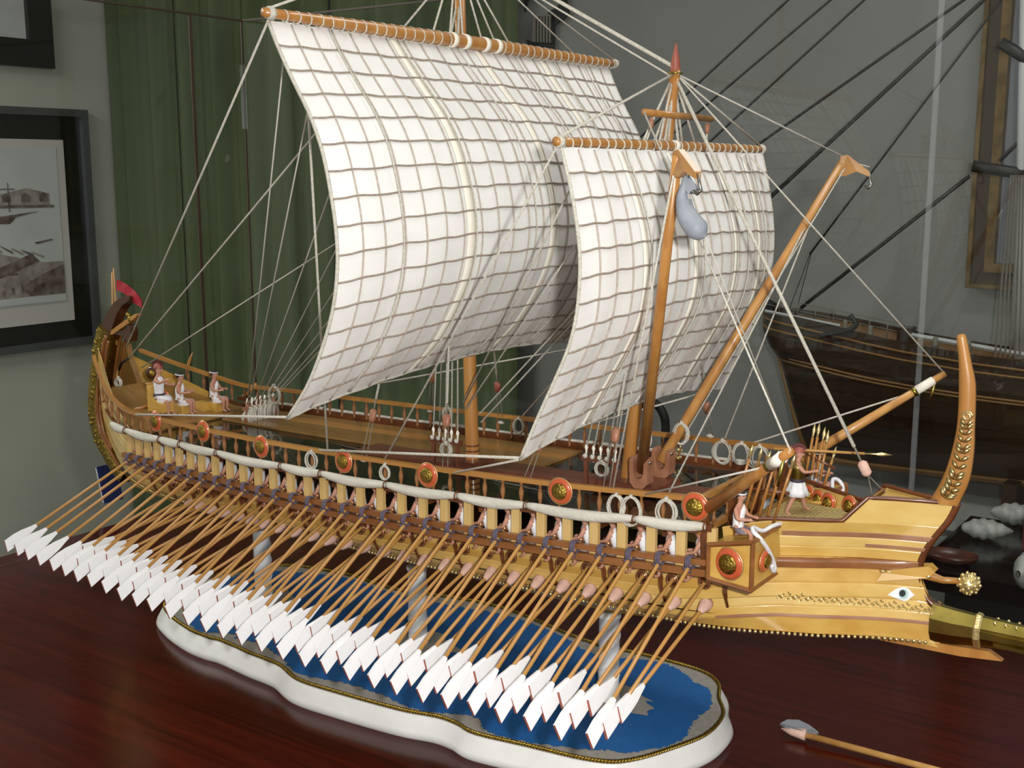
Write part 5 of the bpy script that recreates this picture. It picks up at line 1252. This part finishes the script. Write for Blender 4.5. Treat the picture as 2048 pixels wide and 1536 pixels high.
def band_mesh(hed):
    c = np.array(hed) * S_ + np.array((.0006, 0, .0070)); return MB().tube([c + .0054 * np.array((math.cos(a), math.sin(a), .12 * math.cos(a))) for a in np.linspace(0, 2 * math.pi, 14, endpoint=False)], .0008, 5, closed=True).mesh('headband', 'tunic')
def eye_mesh(hed):
    c = np.array(hed) * S_; mb = MB()
    for sy in (-.0018, .0018): mb.sphere(c + np.array((-.0043, sy, .0049)), .0007, 6, 4)
    return mb.mesh('eyes', 'eye_black')
E_SIT, E_ST = eye_mesh(SIT['hed']), eye_mesh(STAND['hed'])
H_ROW, B_ROW, H_SIT, B_SIT = hair_mesh(ROW['hed']), band_mesh(ROW['hed']), hair_mesh(SIT['hed']), band_mesh(SIT['hed'])
def figure(name, label, loc, rz, parts, group=None, sc=1.0):
    t = thing(name, label, 'figurine', tuple(loc), group); t.rotation_euler = (0, 0, rz); t.scale = (sc,) * 3
    for nm, me in parts: o = bpy.data.objects.new(nm, me); COL.objects.link(o); o.parent = t
    return t
# rowers of the top bank, sitting between the uprights and facing aft
BM = fig_mesh('rower', ROW)
for k in range(31):
    X = XT[k]; p = V(X + .0115, -(wr(X) - .0135), zr(X) - .0830)
    figure('rower_figurine', 'rower figurine in white tunic, %s gap from the bow below the awning' % nth(31 - k), p, rnd.uniform(-.08, .08), (('body', BM), ('tunic', TUN_ROW), ('kilt', KILT_SIT), ('hair', H_ROW)), 'rower figurines', 1.28)
for k in range(15, 31):   # opposite bank, seen through the clear deck
    X = XT[k]; p = V(X + .010, wr(X) - .022, zr(X) - .0800)
    figure('rower_figurine', 'rower figurine on the far side under the clear deck, %s from the bow' % nth(31 - k), p, rnd.uniform(-.08, .08), (('body', BM), ('tunic', TUN_ROW), ('kilt', KILT_SIT), ('hair', H_ROW)), 'far rower figurines', 1.0)
shp('rower_bench', deckstrip(-.47, .55, lambda X: -(wr(X) - .008), lambda X: -(wr(X) - .034), -.0845, .004), 'dark_wood')
shp('rower_bench', deckstrip(-.47, .55, lambda X: wr(X) - .034, lambda X: wr(X) - .008, -.0845, .004), 'dark_wood')

# seated men on the stern deck
SB = fig_mesh('sitter', SIT)
def seat_block(label, p, w_=.018, d=.026, h=.017, grp='pale wood blocks on the stern deck'):
    t = thing('seat_block', label, 'block', tuple(p), grp)
    obj('block_body', MB().box(np.array(p) + V(0, 0, h / 2), (d, w_, h)), 'hull_wood_b', t)
    obj('block_end', MB().box(np.array(p) + V(-d / 2 - .004, 0, h / 2 - .001), (.009, w_ * .94, h * .92)), 'leather', t)
sd = lambda px, py: (lambda p: at_z(px, py, zr(min(p[0], -.2)) + DZ + .0042))(at_z(px, py, .335))
p2 = sd(362, 828); p3 = sd(430, 822); p4 = sd(405, 822)
for nm, p, lab in (('b', p2, 'pale wood block under the seated man left of the lone block'), ('c', p3, 'pale wood block under the seated man nearest the rope heap'), ('d', p4, 'lone pale wood block between the two seated men')): seat_block(lab, p)
figure('sailor_figurine', 'bare chested sailor figurine in white sash seated left of the lone block', p2 + V(0, 0, .0232), math.pi + .5, (('body', SB), ('tunic', SASH), ('kilt', KILT_SIT), ('hair', H_SIT), ('headband', B_SIT), ('eyes', E_SIT)), 'seated sailors', 1.28)
figure('sailor_figurine', 'sailor figurine in white sash seated near the rope heap playing a pipe', p3 + V(0, 0, .0232), math.pi + .35, (('body', SB), ('tunic', SASH), ('kilt', KILT_SIT), ('hair', H_SIT), ('headband', B_SIT), ('eyes', E_SIT)), 'seated sailors', 1.28)
# helmsman with helmet and round shield on a high seat
ph = sd(322, 822)
ts = thing('helm_seat', 'tall curved pale wood seat of the helmsman at the stern', 'seat', tuple(ph))
obj('seat_body', MB().prism([ph + V(-.020, -.012, 0), ph + V(.020, -.012, 0), ph + V(.020, -.012, .016), ph + V(.002, -.012, .018), ph + V(-.010, -.012, .026), ph + V(-.020, -.012, .046)], [ph + V(-.020, .012, 0), ph + V(.020, .012, 0), ph + V(.020, .012, .016), ph + V(.002, .012, .018), ph + V(-.010, .012, .026), ph + V(-.020, .012, .046)]), 'hull_wood_b', ts)
obj('seat_cap', MB().tube([ph + V(-.021, -.012, .047), ph + V(-.021, .012, .047)], .0025, 6), 'rail_wood', ts)
HELM = MB().grid([[tuple(np.array(STAND['hed']) * S_ + np.array((.0004, 0, .0062)) + .0060 * np.array((math.sin(p) * math.cos(a), math.sin(p) * math.sin(a), math.cos(p) * 1.05))) for a in np.linspace(0, 2 * math.pi, 14, endpoint=False)] for p in np.linspace(.02, 1.62, 7)], True, True).mesh('helmet', 'oar_red')
cr_ = [(.007 * math.cos(a), .0, .0390 + .0080 * math.sin(a)) for a in np.linspace(-.4, math.pi * .95, 10)]
CREST = MB().prism([(x, -.0012, z) for x, _, z in cr_] + [(x * .72, -.0012, .0390 + (z - .0390) * .72) for x, _, z in cr_[::-1]], [(x, .0012, z) for x, _, z in cr_] + [(x * .72, .0012, .0390 + (z - .0390) * .72) for x, _, z in cr_[::-1]]).mesh('crest', 'maroon')
HPOSE = dict(STAND, knel=(-15, -5, -4), kner=(-15, 5, -4), ankl=(-15, -5, -20), ankr=(-15, 5, -20), toel=(-20, -5, -21), toer=(-20, 5, -21), elbl=(-4, -11, 15), wril=(-13, -8, 15), hanl=(-16, -8, 16), elbr=(-8, 11, 20), wrir=(-17, 10, 24), hanr=(-20, 10, 25))
HB = fig_mesh('helmsman', HPOSE)
figure('helmsman_figurine', 'helmsman figurine in brown helmet and white tunic seated at the stern', ph + V(-.002, 0, .024), math.pi + .3, (('body', HB), ('tunic', TUN_ST.mesh('tunic', 'tunic')), ('kilt', KILT_SIT), ('helmet', HELM), ('crest', CREST), ('eyes', E_ST), ('belt', BELT)), None, 1.4)
shs = at_y(306, 746, ph[1] + .004)
t = thing('round_shield', 'dark round shield with gold pattern behind the helmsman', 'shield', tuple(shs)); t.rotation_euler = look_rot((.6, -1, 0))
for nm, me in (('shield_disc', MB().lathe([(.004, .003), (.0085, .0028), (.0125, .001), (.0125, -.001), (.003, -.001)], n=20).mesh('dark_disc', 'stern_wood')), ('boss', shield_mesh(.0085)[1])):
    o = bpy.data.objects.new(nm, me); COL.objects.link(o); o.parent = t
for nm, a, b_, lab in (('tiller', (232, 798), (263, 789), 'short orange tiller bar beside the stern post'), ('tiller', (268, 820), (312, 806), 'long orange tiller bar in front of the helmsman')):
    pa, pb_ = at_y(*a, -.06), at_y(*b_, -.02)
    t = thing('tiller', lab, 'tiller', tuple(pa), 'tiller bars'); obj('bar', MB().tube([pa, pb_], [.003, .0024], 6), 'rail_wood', t); obj('grip', MB().sphere(pb_, .0034, 7, 5), 'dark_wood', t)
bt = [at_y(x, y, .10) for x, y in ((372, 752), (375, 735), (380, 718), (385, 705))]
obj('steering_blade', MB().tube(bt, [.003, .0042, .0036, .0008], 8, flat=.4), 'rail_wood', None, 'slim upright orange blade rising behind the seated sailors', 'blade')
hp = at_y(497, 785, .10)
t = thing('handle_lever', 'orange lever on a foot at the far side of the stern deck', 'lever', tuple(hp + V(-.01, 0, -.012)))
obj('arm', MB().tube([at_y(492, 792, .10), at_y(512, 768, .10)], .0036, 6), 'rail_wood', t); obj('foot', MB().box(at_y(489, 797, .10), (.022, .012, .006)), 'dark_wood', t)

# soldier on the bow throwing a javelin
sp_ = at_z(1592, 1024, .3395)
SO = dict(STAND); SOB = fig_mesh('soldier', SO)
sol = figure('soldier_figurine', 'soldier figurine in brass cuirass and white skirt standing on the bow', sp_ + V(0, 0, .0375), math.pi + .35, (('body', SOB), ('skirt', SKIRT), ('cuirass', CUIR), ('belt', BELT), ('helmet', HELM), ('crest', CREST), ('eyes', E_ST)), None, 1.0)
sol.scale = (1.3, 1.3, 1.04)
jh = np.array(sp_) + V(0, 0, .0375) + np.array(Matrix.Rotation(math.pi + .35, 3, 'Z') @ Vector((.000, -.0195, .0360)))
t = thing('javelin', 'javelin held level in the soldier figurine\'s raised hand', 'javelin', tuple(jh))
jd = V(.93, .35, 0.0); ja, jb = jh - jd * .03, jh + jd * .078
obj('shaft', MB().tube([ja, jb], .0017, 6), 'oar_wood', t); obj('point', MB().tube([jb, jb + jd * .012, jb + jd * .020, jb + jd * .032], [.0008, .0010, .0026, .0003], 6, flat=.4), 'gold', t)
# sailors in the outrigger boxes, holding ropes
NB_ = V(.578, -.112, .346)
figure('sailor_figurine', 'sailor figurine with white headband sitting on the near outrigger box', NB_ + V(0, -.012, .004), math.pi - .1, (('body', SB), ('tunic', SASH), ('kilt', MESH.setdefault('kg', loft([((3, 0, 2.5), 4.5, 5.5), ((-1, 0, 3.2), 7.5, 8), ((-5, 0, 2.2), 9, 8.6), ((-7, 0, -1.5), 9.8, 8.8)], 18, .05).mesh('kilt', 'kilt_grey'))), ('hair', H_SIT), ('headband', B_SIT), ('eyes', E_SIT)), 'sailors on the outrigger boxes', 1.15)
figure('sailor_figurine', 'sailor figurine sitting on the far outrigger box beyond the spears', V(.578, .118, .350), math.pi, (('body', SB), ('tunic', SASH), ('kilt', MESH['kg']), ('hair', H_SIT), ('headband', B_SIT), ('eyes', E_SIT)), 'sailors on the outrigger boxes', 1.1)
for s, lab in ((-1, 'thick white rope looped over the near outrigger box'), (1, 'thick white rope lying over the far outrigger box')):
    P = catmull([(.609, s * .074, .350), (.606, s * .095, .351), (.602, s * .112, .349), (.597, s * .127, .356), (.601, s * .136, .354), (.6085, s * .133, .346), (.6118, s * .118, .330), (.6125, s * .104, .314), (.612, s * .096, .301), (.6118, s * .1005, .3005), (.612, s * .107, .309)], 6)
    obj('thick_rope', MB().tube(P, .0026, 7), 'tunic', None, lab, 'rope', 'ropes over the outrigger boxes')
# spears in two racks
SPN = [((1470, 1018), (1505, 893)), ((1485, 1040), (1524, 897)), ((1493, 1050), (1541, 905)), ((1510, 1058), (1557, 903)), ((1527, 1060), (1574, 900)), ((1546, 1048), (1590, 912))]
SPF = [((1612, 948), (1630, 850)), ((1622, 952), (1639, 849)), ((1632, 957), (1650, 857)), ((1640, 962), (1657, 863)), ((1648, 972), (1672, 896))]
for nm, L_, Y0, Y1, lab in (('near', SPN, -.083, -.092, 'spear with gilt tip, %s from the stern in the near rack'), ('far', SPF, .075, .085, 'spear with gilt tip, %s from the stern in the far rack')):
    for k, (a, b_) in enumerate(L_):
        pa, pb_ = at_y(*a, Y0), at_y(*b_, Y1); d = (pb_ - pa) / np.linalg.norm(pb_ - pa)
        t = thing('rack_spear', lab % nth(k + 1), 'spear', tuple(pa), 'spears in the %s rack' % nm)
        obj('shaft', MB().tube([pa, pb_ - d * .016], .0018, 6), 'spar_wood', t)
        obj('tip', MB().tube([pb_ - d * .018, pb_ - d * .013, pb_ - d * .007, pb_ + d * .002], [.0018, .0014, .0026, .0003], 6), 'gold', t)
    a, b_ = L_[1], L_[-1]
    f = .45
    shp('spear_rack', MB().tube([at_y(a[0][0] + (a[1][0] - a[0][0]) * f - 20, a[0][1] + (a[1][1] - a[0][1]) * f, Y0 + .004), at_y(b_[0][0] + (b_[1][0] - b_[0][0]) * f + 12, b_[0][1] + (b_[1][1] - b_[0][1]) * f, Y0 + .004)], .0022, 6), 'dark_wood')
